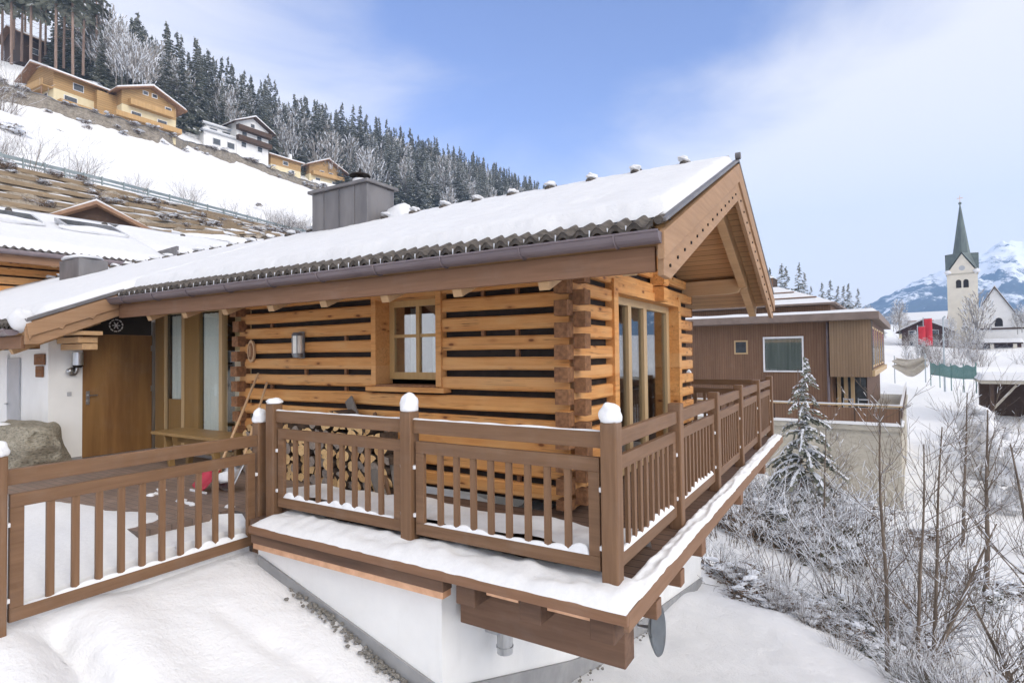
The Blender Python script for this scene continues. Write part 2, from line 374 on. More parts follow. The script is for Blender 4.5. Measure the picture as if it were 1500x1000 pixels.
# ------------------------------------------------------------------ terrain: one sheet to the horizon
CP = [ # x, y, z of the snow surface
 (-3.9,0.0,-0.42),(-3.9,-1,-0.44),(-3.9,-2,-0.44),(-2.6,-0.1,-0.75),(-1.5,-0.1,-1.17),(-1.45,1.84,-2.02),(-1.4,3,-2.30),(-1.4,5,-2.68),(-1.4,8,-3.15),
 (-2.7,-1.1,-0.80),(-2.6,-2.6,-0.75),(-0.7,2.1,-2.05),(0,0,-1.55),(-0.8,-1.6,-1.25),(1.4,-3.6,-1.3),(1.4,-1,-1.75),(0.6,3.2,-2.28),(-3.9,-4.5,-0.5),(-6,-3.2,-0.45),
 (-1.5,9.1,-3.0),(1.7,4.9,-2.62),(3.2,3.0,-2.45),(5,1,-2.3),(0.2,7.0,-2.8),(0,10.6,-4.1),(3.2,6.4,-3.8),(5,4.6,-3.7),(7,2.6,-3.6),
 (2.4,13.5,-4.7),(6,9,-5.1),(10,6,-5.2),(-0.5,18.7,-4.9),(6,25,-5.6),(4.5,45,-6.0),(5.5,65,-4.6),(8.4,102,-2.3),(14,130,-0.5),(22,170,1.5),(36,175,2),(30,140,0),
 (15,15,-6.2),(14,26,-5.0),(30,30,-7),(60,60,-7),(100,0,-12),(100,120,-8),(60,170,1),(16,60,-4.4),(14,90,-2.4),
 (0,-15,-0.5),(20,-15,-4),(-20,-15,1.0),(-40,-40,10),(0,-60,8),(60,-60,-8),(-9,-2.5,-0.3),(-14,-3,0.0),(-9,1,-0.35),(-14,1,-0.2),
 (-5,24.5,-4.4),(1,28.5,-5.0),(4,46,-5.5),(-14,24,-2),(-10,40,-2),(-10,12,-1.2),(-6,10,-2.4),(-4,15,-3.9),(-20,10,0.6),(-20,4,0.8),(-25,2.7,1.6),(-30,15,3.5),(-40,10,6),(-36,30,5),(-30,50,6),(-52,28,11.5),(-52,14,11.5),(-50,60,13),
 (-61.5,28.1,14.2),(-63,15.5,14.0),(-73,50,18.8),(-61,0,13.5),(-70,17.4,20.3),(-72,28,20.6),(-79.5,46.7,22.1),(-85,60.8,23.2),(-92,90,24.5),(-66,-10,20),(-60,-60,20),(-90,130,27),
 (-95,24,34),(-92,40,31.5),(-98,62,33.5),(-104,90,36),
 (-104,0,41),
 (-119,32,44.5),(-120,50,45.5),(-127,72,49.0),(-137,105,51.5),(-135,130,53),
 (-139,38,58.5),(-130,51,58.5),(-150,78.5,65),(-158,110,71),(-168,149,79),(-182,200,88),(-196,260,96),(-194,343,100),(-150,20,66),(-165,0,70),
 (-180,85,66),(-200,150,76),(-240,60,66),(-240,250,88),(-300,343,80),(-200,20,72),(-180,-60,70),(-300,100,60),
 (-130,160,56),(-140,230,68),(-150,330,76)]
for (u, v, d, dz) in [(850,425,400,-15),(900,445,330,-14),(960,456,270,-14),(1010,466,240,-13),(1060,478,260,-11),(1100,486,300,-6),(1140,498,320,0),(1300,495,300,0)]:
    p = at(u, v, d); CP.append((p.x, p.y, p.z+dz))
for k in range(20):
    a = 2*math.pi*k/20
    for rr, z in ((900, 30), (2400, 40)):
        CP.append((rr*math.sin(a), rr*math.cos(a), z))
WL = [(236,252,270,88), (300,272,287,93), (345,287,303,96), (400,304,319,101), (440,315,329,107), (465,325,336,120), (505,335,345,134), (540,349,355,143), (575,361,366,158), (600,368,372,168)]
for (u, vt, vb, d) in WL:
    p = at(u, vb+0.5, d-1.6); CP.append((p.x, p.y, p.z-0.25)); p = at(u, vt, d); CP.append((p.x-0.8, p.y, p.z-0.1))
CPA = np.array(CP)
def _fit():
    X = CPA[:,:2]; n = len(X)
    D = np.hypot(X[:,None,0]-X[None,:,0], X[:,None,1]-X[None,:,1])
    A = np.zeros((n+3, n+3)); A[:n,:n] = D + np.eye(n)*(-0.02); A[:n,n] = 1; A[:n,n+1:] = X/100; A[n,:n] = 1; A[n+1:,:n] = X.T/100
    b = np.concatenate([CPA[:,2], np.zeros(3)])
    return np.linalg.solve(A, b)
TW = _fit()
def terr_np(x, y):
    x = np.asarray(x, float); y = np.asarray(y, float); sh = x.shape; x = x.ravel(); y = y.ravel(); n = len(CPA)
    out = np.empty(len(x))
    for i in range(0, len(x), 20000):
        xs = x[i:i+20000]; ys = y[i:i+20000]
        D = np.hypot(xs[:,None]-CPA[None,:,0], ys[:,None]-CPA[None,:,1])
        out[i:i+20000] = D@TW[:n] + TW[n] + TW[n+1]*xs/100 + TW[n+2]*ys/100
    return out.reshape(sh)
def terr(x, y): return float(terr_np([x], [y])[0])
def make_ground():
    rs = [0.0]; r = 0.35
    while r < 2500: rs.append(r); r *= 1.012 if 2 < r < 7 else 1.022 if r < 14 else (1.03 if r < 300 else 1.12)
    az = []; a = -66.0
    while a < 66: az.append(a); a += 0.42
    while a < 294: az.append(a); a += 3.0
    A = np.radians(np.array(az) - 31.23); RR = np.array(rs)
    X = CAM.x + RR[:,None]*np.sin(A)[None,:]; Y = CAM.y + RR[:,None]*np.cos(A)[None,:]
    Z = terr_np(X, Y)
    na = len(az); v = []
    for i in range(len(rs)):
        rr = RR[i]
        for j in range(na):
            x, y, z = X[i,j], Y[i,j], Z[i,j]
            p = Vector((x, y, 0))
            wall = max(0.0, min(1.0, (abs(y + 0.1)/0.8 if -4 < x < -1.3 else 1)))*(min(1.0, 0.15+abs(x+3.9)/0.7) if -2.6 < y < 0.3 else 1)
            n1 = noise.noise(p*0.9)*0.045 + noise.noise(p*2.3 + Vector((5,1,0)))*0.017 + noise.noise(p*6)*0.006 + noise.noise(p*15)*0.003
            if x > 0.2 + max(0, (5-y))*0.2 and y > 2: n1 *= 1.5
            z += n1*wall
            if rr > 12: z += noise.noise(p*0.21 + Vector((3,3,0)))*0.35*min(1, (rr-12)/20)
            if rr > 60: z += noise.noise(p*0.05)*1.2*min(1, (rr-60)/80)
            # trodden trough at the left, below the fence
            q0 = Vector((-3.80,-1.72)); q1 = Vector((-2.5,-1.80)); w = Vector((x,y))-q0; t = max(0, min(1, w.dot(q1-q0)/(q1-q0).length_squared))
            dd = (w-(q1-q0)*t).length
            z -= 0.20*math.exp(-(dd/0.14)**2)*(0.5+0.9*abs(noise.noise(p*5)))
            z += 0.06*math.exp(-((dd-0.34)/0.2)**2)
            # faint old tracks along the wall
            q0 = Vector((-3.3,-0.75)); q1 = Vector((-1.9,-0.55)); w = Vector((x,y))-q0; t = max(0, min(1, w.dot(q1-q0)/(q1-q0).length_squared))
            dd = (w-(q1-q0)*t).length
            z -= 0.06*math.exp(-(dd/0.085)**2)*(0.4+1.2*max(0, noise.noise(p*3.1)))
            v.append((x, y, z))
    f = []
    for i in range(len(rs)-1):
        for j in range(na):
            f.append((i*na+j, (i+1)*na+j, (i+1)*na+(j+1)%na, i*na+(j+1)%na))
    mb = MB(); mb.add(v, [q[::-1] for q in f])
    k = Mat('snow ground'); vv = k.coord(); f1 = k.noise(vv, 2.2, 8, 0.6); f2 = k.noise(vv, 34, 4, 0.6)
    k.bump(k.math('ADD', f1, k.math('MULTIPLY', f2, 0.2)), 0.75, 0.06)
    mm = k.done(k.mix(k.ramp(f1, 0.3, 0.7), (0.80,0.80,0.803), (0.75,0.752,0.758)), 0.8, 0.2)
    return struct(mb.build('snow_ground', mm, smooth=True))
make_ground()

# ------------------------------------------------------------------ log chalet
house = thing('log_chalet', 'log chalet of wide notched planks with snow covered roof above the railed terrace', 'house', (-4, 3, -0.1))
WX, GX = 1.61, -1.06            # y of the front wall face, x of the gable wall face
E0, Z0, RY, RZ = 0.71, 2.56, 4.0, 3.96      # eave y, z; ridge y, z (top of tiles)
SL = (RZ-Z0)/(RY-E0)
GR = 0.175                      # x of the gable verge
def rz(y): return RZ - abs(y-RY)*SL
def jit(a): return random.uniform(-a, a)
def logbox(mb, ax, a0, a1, face, th, zc, h):
    """plank log along ax with slightly wavy top and bottom; face is its outer plane, th the thickness inwards"""
    n = max(2, int(abs(a1-a0)/0.35)); s = random.random()*50
    vs = []; fs = []
    for i in range(n+1):
        t = a0 + (a1-a0)*i/n
        o = noise.noise(Vector((t*0.8, s, zc)))*0.010; hh = h/2*(1+noise.noise(Vector((t*0.7, s+9, zc)))*0.10)
        fo = noise.noise(Vector((t*1.1, s+20, zc)))*0.008; c = 0.018
        prof = [(face+fo+c, zc+o-hh), (face+fo, zc+o-hh+c), (face+fo, zc+o+hh-c), (face+fo+c, zc+o+hh), (face+th, zc+o+hh), (face+th, zc+o-hh)] if ax == 'x' else \
               [(face+fo-c, zc+o-hh), (face+fo, zc+o-hh+c), (face+fo, zc+o+hh-c), (face+fo-c, zc+o+hh), (face-th, zc+o+hh), (face-th, zc+o-hh)]
        for (d, z) in prof: vs.append((t, d, z) if ax == 'x' else (d, t, z))
    for i in range(n):
        for k in range(6): fs.append((i*6+k, i*6+(k+1)%6, (i+1)*6+(k+1)%6, (i+1)*6+k))
    fs += [tuple(range(6))[::-1], tuple(range(n*6, n*6+6))]
    mb.add(vs, fs)
LH = 0.152
PR = 0.13                       # how far the log ends run past the corner
fw = MB(); gw = MB(); ge = MB(); ge2 = MB(); ge3 = MB()
for i in range(11):
    zc = 0.13 + 0.224*i; h = LH*random.uniform(0.95, 1.06)
    if 1.2 < zc < 2.2:
        logbox(fw, 'x', -6.50-PR+jit(.03), -3.80, WX, 0.14, zc, h); logbox(fw, 'x', -2.79, GX-0.05, WX, 0.14, zc, h); ge.box(GX+0.006, GX+PR+jit(.006), WX+jit(.004), WX+0.145, zc-h/2, zc+h/2)
    else:
        logbox(fw, 'x', -6.50-PR+jit(.03), GX-0.05, WX, 0.14, zc, h); ge.box(GX+0.006, GX+PR+jit(.006), WX+jit(.004), WX+0.145, zc-h/2, zc+h/2)
fw.build('front_log_wall', m_log, house)
GY1 = 6.40
for i in range(17):
    zc = 0.242 - 0.224 + 0.224*i; h = LH*random.uniform(0.95, 1.06)
    if zc - h/2 < 0: zc, h = 0.06, 0.1
    top = zc + h/2 + 0.06
    y0 = max(WX-PR+0.02, RY-(RZ-0.22-top)/SL); y1 = min(GY1+PR, RY+(RZ-0.22-top)/SL)
    if y1-y0 < 0.3: continue
    if zc < 2.40:
        logbox(gw, 'y', y0, 2.72, GX, 0.14, zc, h); logbox(gw, 'y', 5.64, y1, GX, 0.14, zc, h)
        # end grain blocks of the gable logs, seen from the front
        ge.box(GX-0.145, GX+0.004, WX-PR-0.012+jit(.006), WX-0.0, zc-h/2, zc+h/2)
    else: logbox(gw, 'y', y0, y1, GX, 0.14, zc, h)
    if zc < 2.55:
        ge2.box(GX-0.145, GX+0.003, GY1+0.1, GY1+PR+0.02+jit(.02), zc-h/2, zc+h/2)
        ge3.box(-6.50-0.15, -6.50, WX-PR+jit(.03), WX+0.02, zc-h/2, zc+h/2)
gw.build('gable_log_wall', m_log_y, house)
ge3.box(-6.62, -6.52, WX+0.002, WX+0.10, 0.01, 2.55)
for g_ in (ge, ge2, ge3): g_.build('log_ends', m_logend, house)
# short wall stub of logs above the glazed door
st = MB()
for i, zc in enumerate((2.50, 2.724, 2.948)): logbox(st, 'y', 4.30, 4.52, GX+0.16, 0.2, zc-0.1, 0.2)
st.build('log_stub', m_log_y, house)
co = MB(); co.box(-6.48, -3.80, WX+0.085, WX+0.3, 0, 2.5); co.box(-2.79, GX-0.085, WX+0.085, WX+0.3, 0, 2.5); co.box(-3.80, -2.79, WX+0.085, WX+0.3, 0, 1.16); co.box(-3.80, -2.79, WX+0.085, WX+0.3, 2.31, 2.5)
co.box(GX-0.3, GX-0.085, WX+0.3, 2.72, 0, 2.5); co.box(GX-0.3, GX-0.085, 5.64, GY1, 0, 2.5)
co.prism([(GX-0.3, 1.7, 2.5), (GX-0.3, 6.3, 2.5), (GX-0.3, 6.2, 2.68), (GX-0.3, RY, 3.62), (GX-0.3, 1.8, 2.68)], (0.215, 0, 0))
co.box(-6.48, GX-0.3, GY1-0.25, GY1, 0, 2.6); co.box(-9.2, -9.05, WX+0.2, GY1, 0, 2.6); co.box(-9.1, -6.6, GY1-0.25, GY1, 0, 2.6)
co.build('joint_boards', m_core, house)
for i in range(10):
    for x in (-5.95, -5.2, -4.4, -2.2, -1.75):
        if random.random() < 0.35: MB().box(x-0.02, x+0.02, WX+0.045, WX+0.10, 0.13+0.224*i+0.06, 0.13+0.224*(i+1)-0.06).build('spacer', m_logend, house)
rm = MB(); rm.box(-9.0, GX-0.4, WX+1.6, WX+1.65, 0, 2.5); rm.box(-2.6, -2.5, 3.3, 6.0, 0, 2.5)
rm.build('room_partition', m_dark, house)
# window in the front wall
win = MB(); win.box(-3.86, -3.78, WX-0.03, WX+0.28, 1.20, 2.33); win.box(-2.82, -2.74, WX-0.03, WX+0.28, 1.20, 2.33); win.box(-3.78, -2.82, WX-0.03, WX+0.28, 2.27, 2.33); win.box(-3.93, -2.68, WX-0.06, WX+0.28, 1.13, 1.19)
ws = win.build('window', m_log, house, bevel=0.006)
fr = MB(); wy = WX+0.22
for x0, x1, z0, z1 in ((-3.78,-3.70,1.27,2.27), (-2.90,-2.82,1.27,2.27), (-3.70,-2.90,2.19,2.27), (-3.70,-2.90,1.27,1.36)): fr.box(x0, x1, wy, wy+0.06, z0, z1)
fr.box(-3.327, -3.273, wy-0.005, wy+0.05, 1.36, 2.19); fr.box(-3.70, -3.327, wy+0.003, wy+0.045, 1.80, 1.84); fr.box(-3.273, -2.90, wy+0.003, wy+0.045, 1.80, 1.84)
fr.build('frame', m_frame, ws, bevel=0.004)
MB().box(-3.70, -2.90, wy+0.022, wy+0.028, 1.36, 2.19).build('pane', m_glass, ws)
cu = MB(); cu.box(-3.68, -3.5, wy+0.3, wy+0.31, 1.3, 2.2); cu.box(-3.35, -3.08, wy+0.35, wy+0.36, 1.3, 1.82); cu.build('curtain', m_curtain, ws)
MB().box(-3.80, -2.80, WX-0.02, WX+0.22, 1.19, 1.215).build('sill', m_logend, ws)
# glazed sliding door in the gable wall
dr = MB()
for y0, y1, z0, z1 in ((2.70,2.84,0.0,2.46), (5.54,5.68,0.0,2.46)): dr.box(GX-0.25, GX+0.03, y0, y1, z0, z1)
dr.box(GX-0.25, GX+0.025, 2.84, 5.54, 2.30, 2.42)
sd = dr.build('sliding_door', m_log_y, house, bevel=0.005)
fr = MB(); xx = GX-0.2
for y0, y1 in ((2.84,2.90), (3.12,3.26), (3.62,3.74), (4.26,4.40), (5.40,5.54)): fr.box(xx, xx+0.07, y0, y1, 0.05, 2.26)
fr.box(xx, xx+0.068, 2.84, 5.54, 2.20, 2.30); fr.box(xx, xx+0.068, 2.84, 5.54, 0.0, 0.10)
fr.build('frame', m_cream, sd, bevel=0.004)
MB().box(xx+0.02, xx+0.028, 2.90, 4.30, 0.1, 2.2).build('pane', m_glass3, sd)
MB().box(xx+0.02, xx+0.028, 4.40, 5.42, 0.1, 2.2).build('pane', m_glass3, sd)
# entrance part to the left of the logs: glass, timber panels, door, plastered walls
en = MB(); GLY = WX+0.06
for x0, x1 in ((-9.20,-8.88), (-8.37,-8.29), (-7.29,-7.20)): en.box(x0, x1, GLY, GLY+0.1, 0.0, 2.36)
en.box(-9.2, -6.62, GLY+0.004, GLY+0.096, 2.33, 2.52); en.box(-8.88, -6.64, GLY+0.003, GLY+0.09, 0.0, 0.09)
gs = en.build('glazed_screen', m_cream, house, bevel=0.005)
MB().box(-8.80, -8.39, GLY+0.02, GLY+0.08, 0.09, 0.87).build('timber_panel', m_panel, gs)
MB().box(-9.17, -8.90, GLY-0.012, GLY+0.0, 0.02, 2.33).build('timber_panel', m_panel, gs)
MB().box(-8.29, -7.87, GLY+0.01, GLY+0.08, 0.09, 2.33).build('timber_panel', m_panel, gs)
for x0, x1, z0 in ((-8.88,-8.37,0.87), (-7.87,-7.29,0.09), (-7.20,-6.60,0.09)):
    MB().box(x0, x1, GLY+0.04, GLY+0.048, z0, 2.33).build('pane', m_glass2, gs)
MB().box(-8.88, -8.80, GLY+0.05, GLY+0.09, 0.0, 2.33).build('dark_joint', m_core, gs)
cu = MB()
def folds(mb, x0, x1, y, z0, z1, amp=0.02, per=0.09):
    n = int((x1-x0)/per*8)
    mb.grid(lambda u, v: (x0+(x1-x0)*u, y+amp*math.sin(u*(x1-x0)/per*6.283)+0.008*math.sin(u*31), z0+(z1-z0)*v), n, 1)
folds(cu, -8.80, -8.38, GLY+0.085, 0.86, 2.3); folds(cu, -7.86, -7.34, GLY+0.095, 0.1, 2.3, 0.035, 0.13)
cu.build('curtain', m_curtain, gs, smooth=True)
MB().box(-7.20, -6.62, GLY+0.22, GLY+0.24, 0.0, 2.36).build('room_wall', m_cream, gs)
sw = MB(); sw.box(-9.5, -9.2, 0.12, 0.57, -0.3, 2.35); sw.box(-17.5, -9.5, 0.12, 0.42, -0.3, 1.74); sw.box(-9.5, -9.22, 0.57, 1.72, 1.99, 2.6)
sw.build('plaster_wall', m_plaster, house)
MB().box(-9.5, -9.195, 0.117, 0.565, -0.3, 0.03).build('plinth', m_plinth, house)
ed = MB().box(-9.26, -9.205, 0.57, 1.62, 0.0, 1.97).build('entrance_door', m_oak, house, bevel=0.004)
hb = MB(); hb.box(-9.205, -9.195, 0.62, 0.67, 0.84, 1.06); hb.tube([(-9.195,0.645,0.99), (-9.15,0.645,0.99), (-9.145,0.76,0.99)], 0.011, 8); hb.tube([(-9.195,0.645,0.90), (-9.182,0.645,0.90)], 0.016, 10)
hb.build('handle', m_steel, ed)
for z in (1.7, 1.0): MB().box(-9.203, -9.19, 1.60, 1.625, z, z+0.1).build('hinge', m_steel, ed)
MB().box(-9.24, -9.19, 1.625, 1.67, 0.0, 2.2).build('door_post', m_steel, house)
MB().box(-9.27, -9.215, 0.575, 1.615, 1.975, 2.35).build('transom_panel', m_dark, house)
gd = MB().box(-10.70, -10.22, 0.095, 0.117, 0.0, 1.60).build('side_door', m_greypaint, house)
MB().box(-10.76, -10.70, 0.085, 0.117, 0.0, 1.66).build('door_frame', m_white, gd)
MB().tube([(-10.66,0.09,0.85), (-10.66,0.05,0.85), (-10.56,0.05,0.85)], 0.012, 8).build('handle', m_steel, gd)

# roof: boards, tiles, snow, gutter, barge boards
RX0 = -24.0
rf = MB()
th = 0.12
for (xa, xb, ye) in ((-8.34, GR-0.05, E0), (RX0, -8.34, -0.45)):
    zt = RZ-0.06
    prof = [(xa, ye, rz(ye)-0.06), (xa, RY, zt), (xa, RY, zt-th), (xa, ye+0.02, rz(ye)-0.06-th)]
    rf.prism(prof, (xb-xa, 0, 0))
prof = [(RX0, 2*RY-E0, rz(E0)-0.06), (RX0, RY+0.001, RZ-0.06), (RX0, RY+0.001, RZ-0.06-th), (RX0, 2*RY-E0-0.02, rz(E0)-0.06-th)]
rf.prism(prof[::-1], (GR-0.05-RX0, 0, 0))
roof = rf.build('roof', m_soffit, house)
def tiles(mb, xa, xb, ye, depth, per=0.155, amp=0.05):
    n = int((xb-xa)/per)*8
    def fn(u, v):
        x = xa+(xb-xa)*u; y = ye - 0.06 + depth*v
        w = math.cos((x-xb)/per*6.283); w = math.copysign(abs(w)**0.7, w)
        return (x, y, rz(y)+0.008+amp*(0.5+0.5*w))
    mb.grid(fn, n, 2)
    def fn2(u, v):
        p = fn(u, 0); return (p[0], p[1]+0.006, p[2]-0.045*v)
    mb.grid(fn2, n, 1)
    def fn3(u, v):
        p = fn(u, 0); return (p[0], p[1]+0.02+0.3*v, p[2]-0.045)
    mb.grid(fn3, n, 1)
tl = MB(); tiles(tl, -8.30, GR-0.10, E0, 0.75); tiles(tl, RX0, -8.42, -0.45, 0.75)
tl.tube([(GR-0.06, E0-0.05, rz(E0)+0.03), (GR-0.06, E0+0.1, rz(E0+0.1)+0.03)], 0.035, 10)
tl.build('roof_tiles', m_tile, roof, smooth=False)
for s in (1, -1):
    vg = MB(); ya = E0-0.04 if s > 0 else 2*RY-E0+0.04
    vg.beam((GR-0.03, ya, rz(ya)+0.045), (GR-0.03, RY, RZ+0.045), 0.06, 0.03, (0, -s*SL, 1)); vg.build('verge_flashing', m_zinc, roof, bevel=0.006)
vg = MB(); vg.beam((-8.32, -0.47, rz(-0.47)+0.05), (-8.32, E0+0.05, rz(E0+0.05)+0.05), 0.10, 0.05, (0,-SL,1)); vg.build('verge_flashing', m_zinc, roof, bevel=0.006)
vg = MB(); vg.tube([(GR-0.04, RY-0.03, RZ+0.09), (GR+0.02, RY-0.03, RZ+0.09)], 0.045, 12); vg.build('ridge_end', m_zinc, roof)
# snow blanket on the front slope
def snow_slope(mb, xa, xb, ylow, yhigh, thick=0.13, nx=None, ny=26, endx=True):
    nx = nx or int((xb-xa)/0.06)
    def edge(x): return 0.05*noise.noise(Vector((x*1.3, 7, 0))) + 0.03*noise.noise(Vector((x*4.0, 3, 0))) + 0.012*math.cos(x/0.155*6.283)
    def fn(u, v):
        x = xa+(xb-xa)*u
        y0 = ylow + edge(x); y = y0 + (yhigh-y0)*v
        e = min(1.0, (y-y0)/0.22); t = thick*math.sqrt(max(0.0, 1-(1-e)**2))
        if endx: e2 = min(1.0, (xb-x)/0.16); t *= math.sqrt(max(0.0, 1-(1-e2)**2))*0.9+0.1
        p = Vector((x, y, 0))
        t *= 1 + 0.16*noise.noise(p*1.1) + 0.10*noise.noise(p*3.3)
        t += 0.010*noise.noise(p*9) if e > 0.2 else 0
        ww = 0 if v < 0.999 else 0
        return (x, y - t*0.40*(1-v), rz(y) + 0.03 + t)
    mb.grid(fn, nx, ny)
    def lip(u, v):
        x = xa+(xb-xa)*u; y0 = ylow+edge(x)
        return (x, y0+0.12*v, rz(y0)+0.03-0.015*v)
    mb.grid(lambda u, v: lip(u, 1-v), nx, 1)
sn = MB(); snow_slope(sn, -8.40, GR-0.055, E0+0.20, RY+0.05, 0.12); snow_slope(sn, RX0, -8.36, -0.45+0.16, RY+0.05, nx=150)
def back(u, v):
    x = RX0+(GR-0.13-RX0)*u; y = RY+0.04+3.2*v; return (x, y, rz(y)+0.16+0.02*noise.noise(Vector((x, y, 0))*1.5))
sn.grid(back, 200, 10)
# snow roll hanging at the corner of the lower eave
sn.blob((-8.42, -0.46, rz(-0.46)+0.05), (0.14, 0.14, 0.17), 5, 0.2)
sn.build('roof_snow', m_snow_roof, roof, smooth=True)
# ridge tiles with little caps of snow
for k in range(34):
    rc = MB(); rs_ = MB()
    x = -0.46 - 0.655*k
    if -7.6 < x < -5.7: continue
    rc.tube([(x, RY-0.30, rz(RY-0.30)+0.155), (x, RY-0.05, RZ+0.12)], 0.043, 10)
    rs_.blob((x-0.01, RY-0.17, RZ+0.125), (0.07, 0.11, 0.042), k, 0.35)
    rv = rc.build('ridge_vent', m_tile, roof); rs_.build('snow_tuft', m_snow_roof, rv, smooth=True)
# icicles
x = -8.2
while x < GR-0.15:
    if random.random() < 0.85:
        l = random.uniform(0.03, 0.09); ic = MB(); ic.tube([(x, E0-0.065, rz(E0)+0.012), (x+jit(.004), E0-0.068, rz(E0)+0.012-l)], [0.007, 0.0015], 5); ic.build('icicle', m_frost, roof)
    x += 0.155
# gutter (half round with hooks) and fascia beam
def gutter(xa, xb, ye):
    mb = MB(); r = 0.085; zc = rz(ye)-0.080; yc = ye-0.115; n = 10
    for (ra, sgn) in ((r, 1), (r-0.006, -1)):
        ring = [(yc - ra*math.cos(math.pi*k/n), zc - ra*math.sin(math.pi*k/n)) for k in range(n+1)]
        vs = [(xa, y, z) for y, z in ring] + [(xb, y, z) for y, z in ring]
        fs = [(k, k+1, k+n+2, k+n+1)[::sgn] for k in range(n)]
        mb.add(vs, fs)
    mb.tube([(xa, yc-r, zc), (xb, yc-r, zc)], 0.011, 8)
    for xe in (xa, xb):
        mb.add([(xe, yc - r*math.cos(math.pi*k/n), zc - r*math.sin(math.pi*k/n)) for k in range(n+1)], [tuple(range(n+1))])
    g = mb.build('gutter', m_gutter, roof)
    x = xb-0.35
    while x > max(xa, -18):
        hk = MB(); hk.tube([(x, yc - (r+0.006)*math.cos(math.pi*k/n), zc - (r+0.006)*math.sin(math.pi*k/n)) for k in range(n+1)], 0.008, 6); x -= 0.85
        hk.build('gutter_hook', m_gutter, g)
    return yc, zc
gutter(-8.30, GR-0.02, E0); gutter(RX0, -8.42, -0.45)
fa = MB(); fa.box(-8.30, GR-0.10, E0-0.02, E0+0.03, rz(E0)-0.36, rz(E0)-0.165); fa.build('fascia', m_trim, roof, bevel=0.004)
fa = MB(); fa.box(RX0, -8.42, -0.47, -0.42, rz(-0.45)-0.34, rz(-0.45)-0.165); fa.build('fascia', m_trim, roof, bevel=0.004)
x = 0.0 - 0.95
while x > -8.3:
    rt = MB(); rt.beam((x, E0+0.06, rz(E0)-0.37), (x, E0+1.1, rz(E0+1.1)-0.37), 0.11, 0.13, (0,-SL,1)); x -= 0.95; rt.build('rafter_tail', m_purlin, roof, bevel=0.008)
x = -9.0
while x > -17:
    rt = MB(); rt.beam((x, -0.40, rz(-0.45)-0.36), (x, 0.7, rz(0.7)-0.36), 0.10, 0.12, (0,-SL,1)); x -= 0.95; rt.build('rafter_tail', m_purlin, roof, bevel=0.008)
wp = MB(); wp.box(-8.3, GX+0.7, WX+0.05, WX+0.24, 2.46, 2.62); wp.build('wall_plate', m_purlin, roof)
# gable barge boards: upper plain board and lower board with a row of pegs, both slopes
bb = MB(); PEG = []
nrm = Vector((0, -SL, 1)).normalized()
for s in (1, -1):
    def P(y, dz, x=GR):
        yy = y if s > 0 else 2*RY-y
        return Vector((x, yy, rz(y)+dz))
    ye = E0-0.10; ka = 1.0
    bb.prism([P(ye, -0.03), P(RY, 0.0), P(RY, -0.23), P(ye, -0.24)], (-0.055, 0, 0))
    bb.prism([P(ye+0.06, -0.19, GR-0.025), P(RY, -0.18, GR-0.025), P(RY, -0.47, GR-0.025), P(ye+0.25, -0.47, GR-0.025), P(ye+0.06, -0.38, GR-0.025)], (-0.05, 0, 0))
    for k in range(14):
        y = E0+0.12+(RY-E0-0.3)*k/13; c = P(y, -0.355, GR-0.03); PEG.append(c)
bg_ = bb.build('barge_board', m_barge, roof, bevel=0.005); pm = MB().tube([(0,0,0), (0.016,0,0)], 0.014, 8).mesh('wood_peg', m_core)
for c in PEG:
    o = bpy.data.objects.new('wood_peg', pm); COL.objects.link(o); o.parent = bg_; o.location = c-wloc(bg_)
# lower eave step on the left: barge running down towards the viewer, with stepped lower edge
b2 = MB(); X8 = -8.30
pts = [(-0.46, 0.0), (0.75, 0.0), (0.75, -0.34), (-0.30, -0.36), (-0.46, -0.30)]
b2.prism([(X8, y, rz(y)+dz+0.02) for y, dz in pts], (-0.05, 0, 0))
lw_ = []
for k in range(3):
    ya = -0.42+k*0.38; lw_ += [(ya, -0.24), (ya+0.03, -0.19), (ya+0.33, -0.20)]
b2.prism([(X8+0.03, -0.46, rz(-0.46)+0.0)] + [(X8+0.03, y, rz(y)+dz) for y, dz in lw_] + [(X8+0.03, 0.72, rz(0.72)+0.0)], (-0.03, 0, 0))
b2.build('barge_board', m_barge, roof, bevel=0.004)
br = MB()
for z in (1.86, 1.76): br.box(-9.19, -8.45, 0.30 - (z-1.7)*0.5, 0.47, z-0.045, z+0.045)
br.box(-9.5, -8.36, -0.4, 0.5, 1.93, 1.99)
br.build('eave_bracket', m_purlin, roof, bevel=0.006)
# purlins and the inner flying rafters under the gable overhang
pu = MB()
def purlin(y, z, x1, w=0.17, h=0.24):
    ya, yb = y-w/2, y+w/2
    pu.prism([(GX-0.2, ya, z+h), (x1, ya, z+h), (x1, ya, z+0.09), (x1-0.05, ya, z+0.06), (x1-0.10, ya, z+0.075), (x1-0.15, ya, z+0.02), (x1-0.3, ya, z), (GX-0.2, ya, z)], (0, yb-ya, 0))
for y, z in ((RY, rz(RY)-0.06-th-0.26-0.13), (6.28, rz(6.28)-0.06-th-0.28), (1.72, rz(1.72)-0.06-th-0.28)):
    pu = MB(); purlin(y, z, -0.10); pu.build('purlin', m_purlin, roof, bevel=0.006)
for s in (1, -1):
    fr_ = MB(); ya, yb = (E0+0.05, RY-0.02) if s > 0 else (2*RY-E0-0.05, RY+0.02)
    fr_.beam((-0.17, ya, rz(E0+0.05)-0.06-th-0.11), (-0.17, yb, rz(RY)-0.06-th-0.11), 0.12, 0.21, (0, -s*SL, 1)); fr_.build('flying_rafter', m_purlin, roof, bevel=0.006)
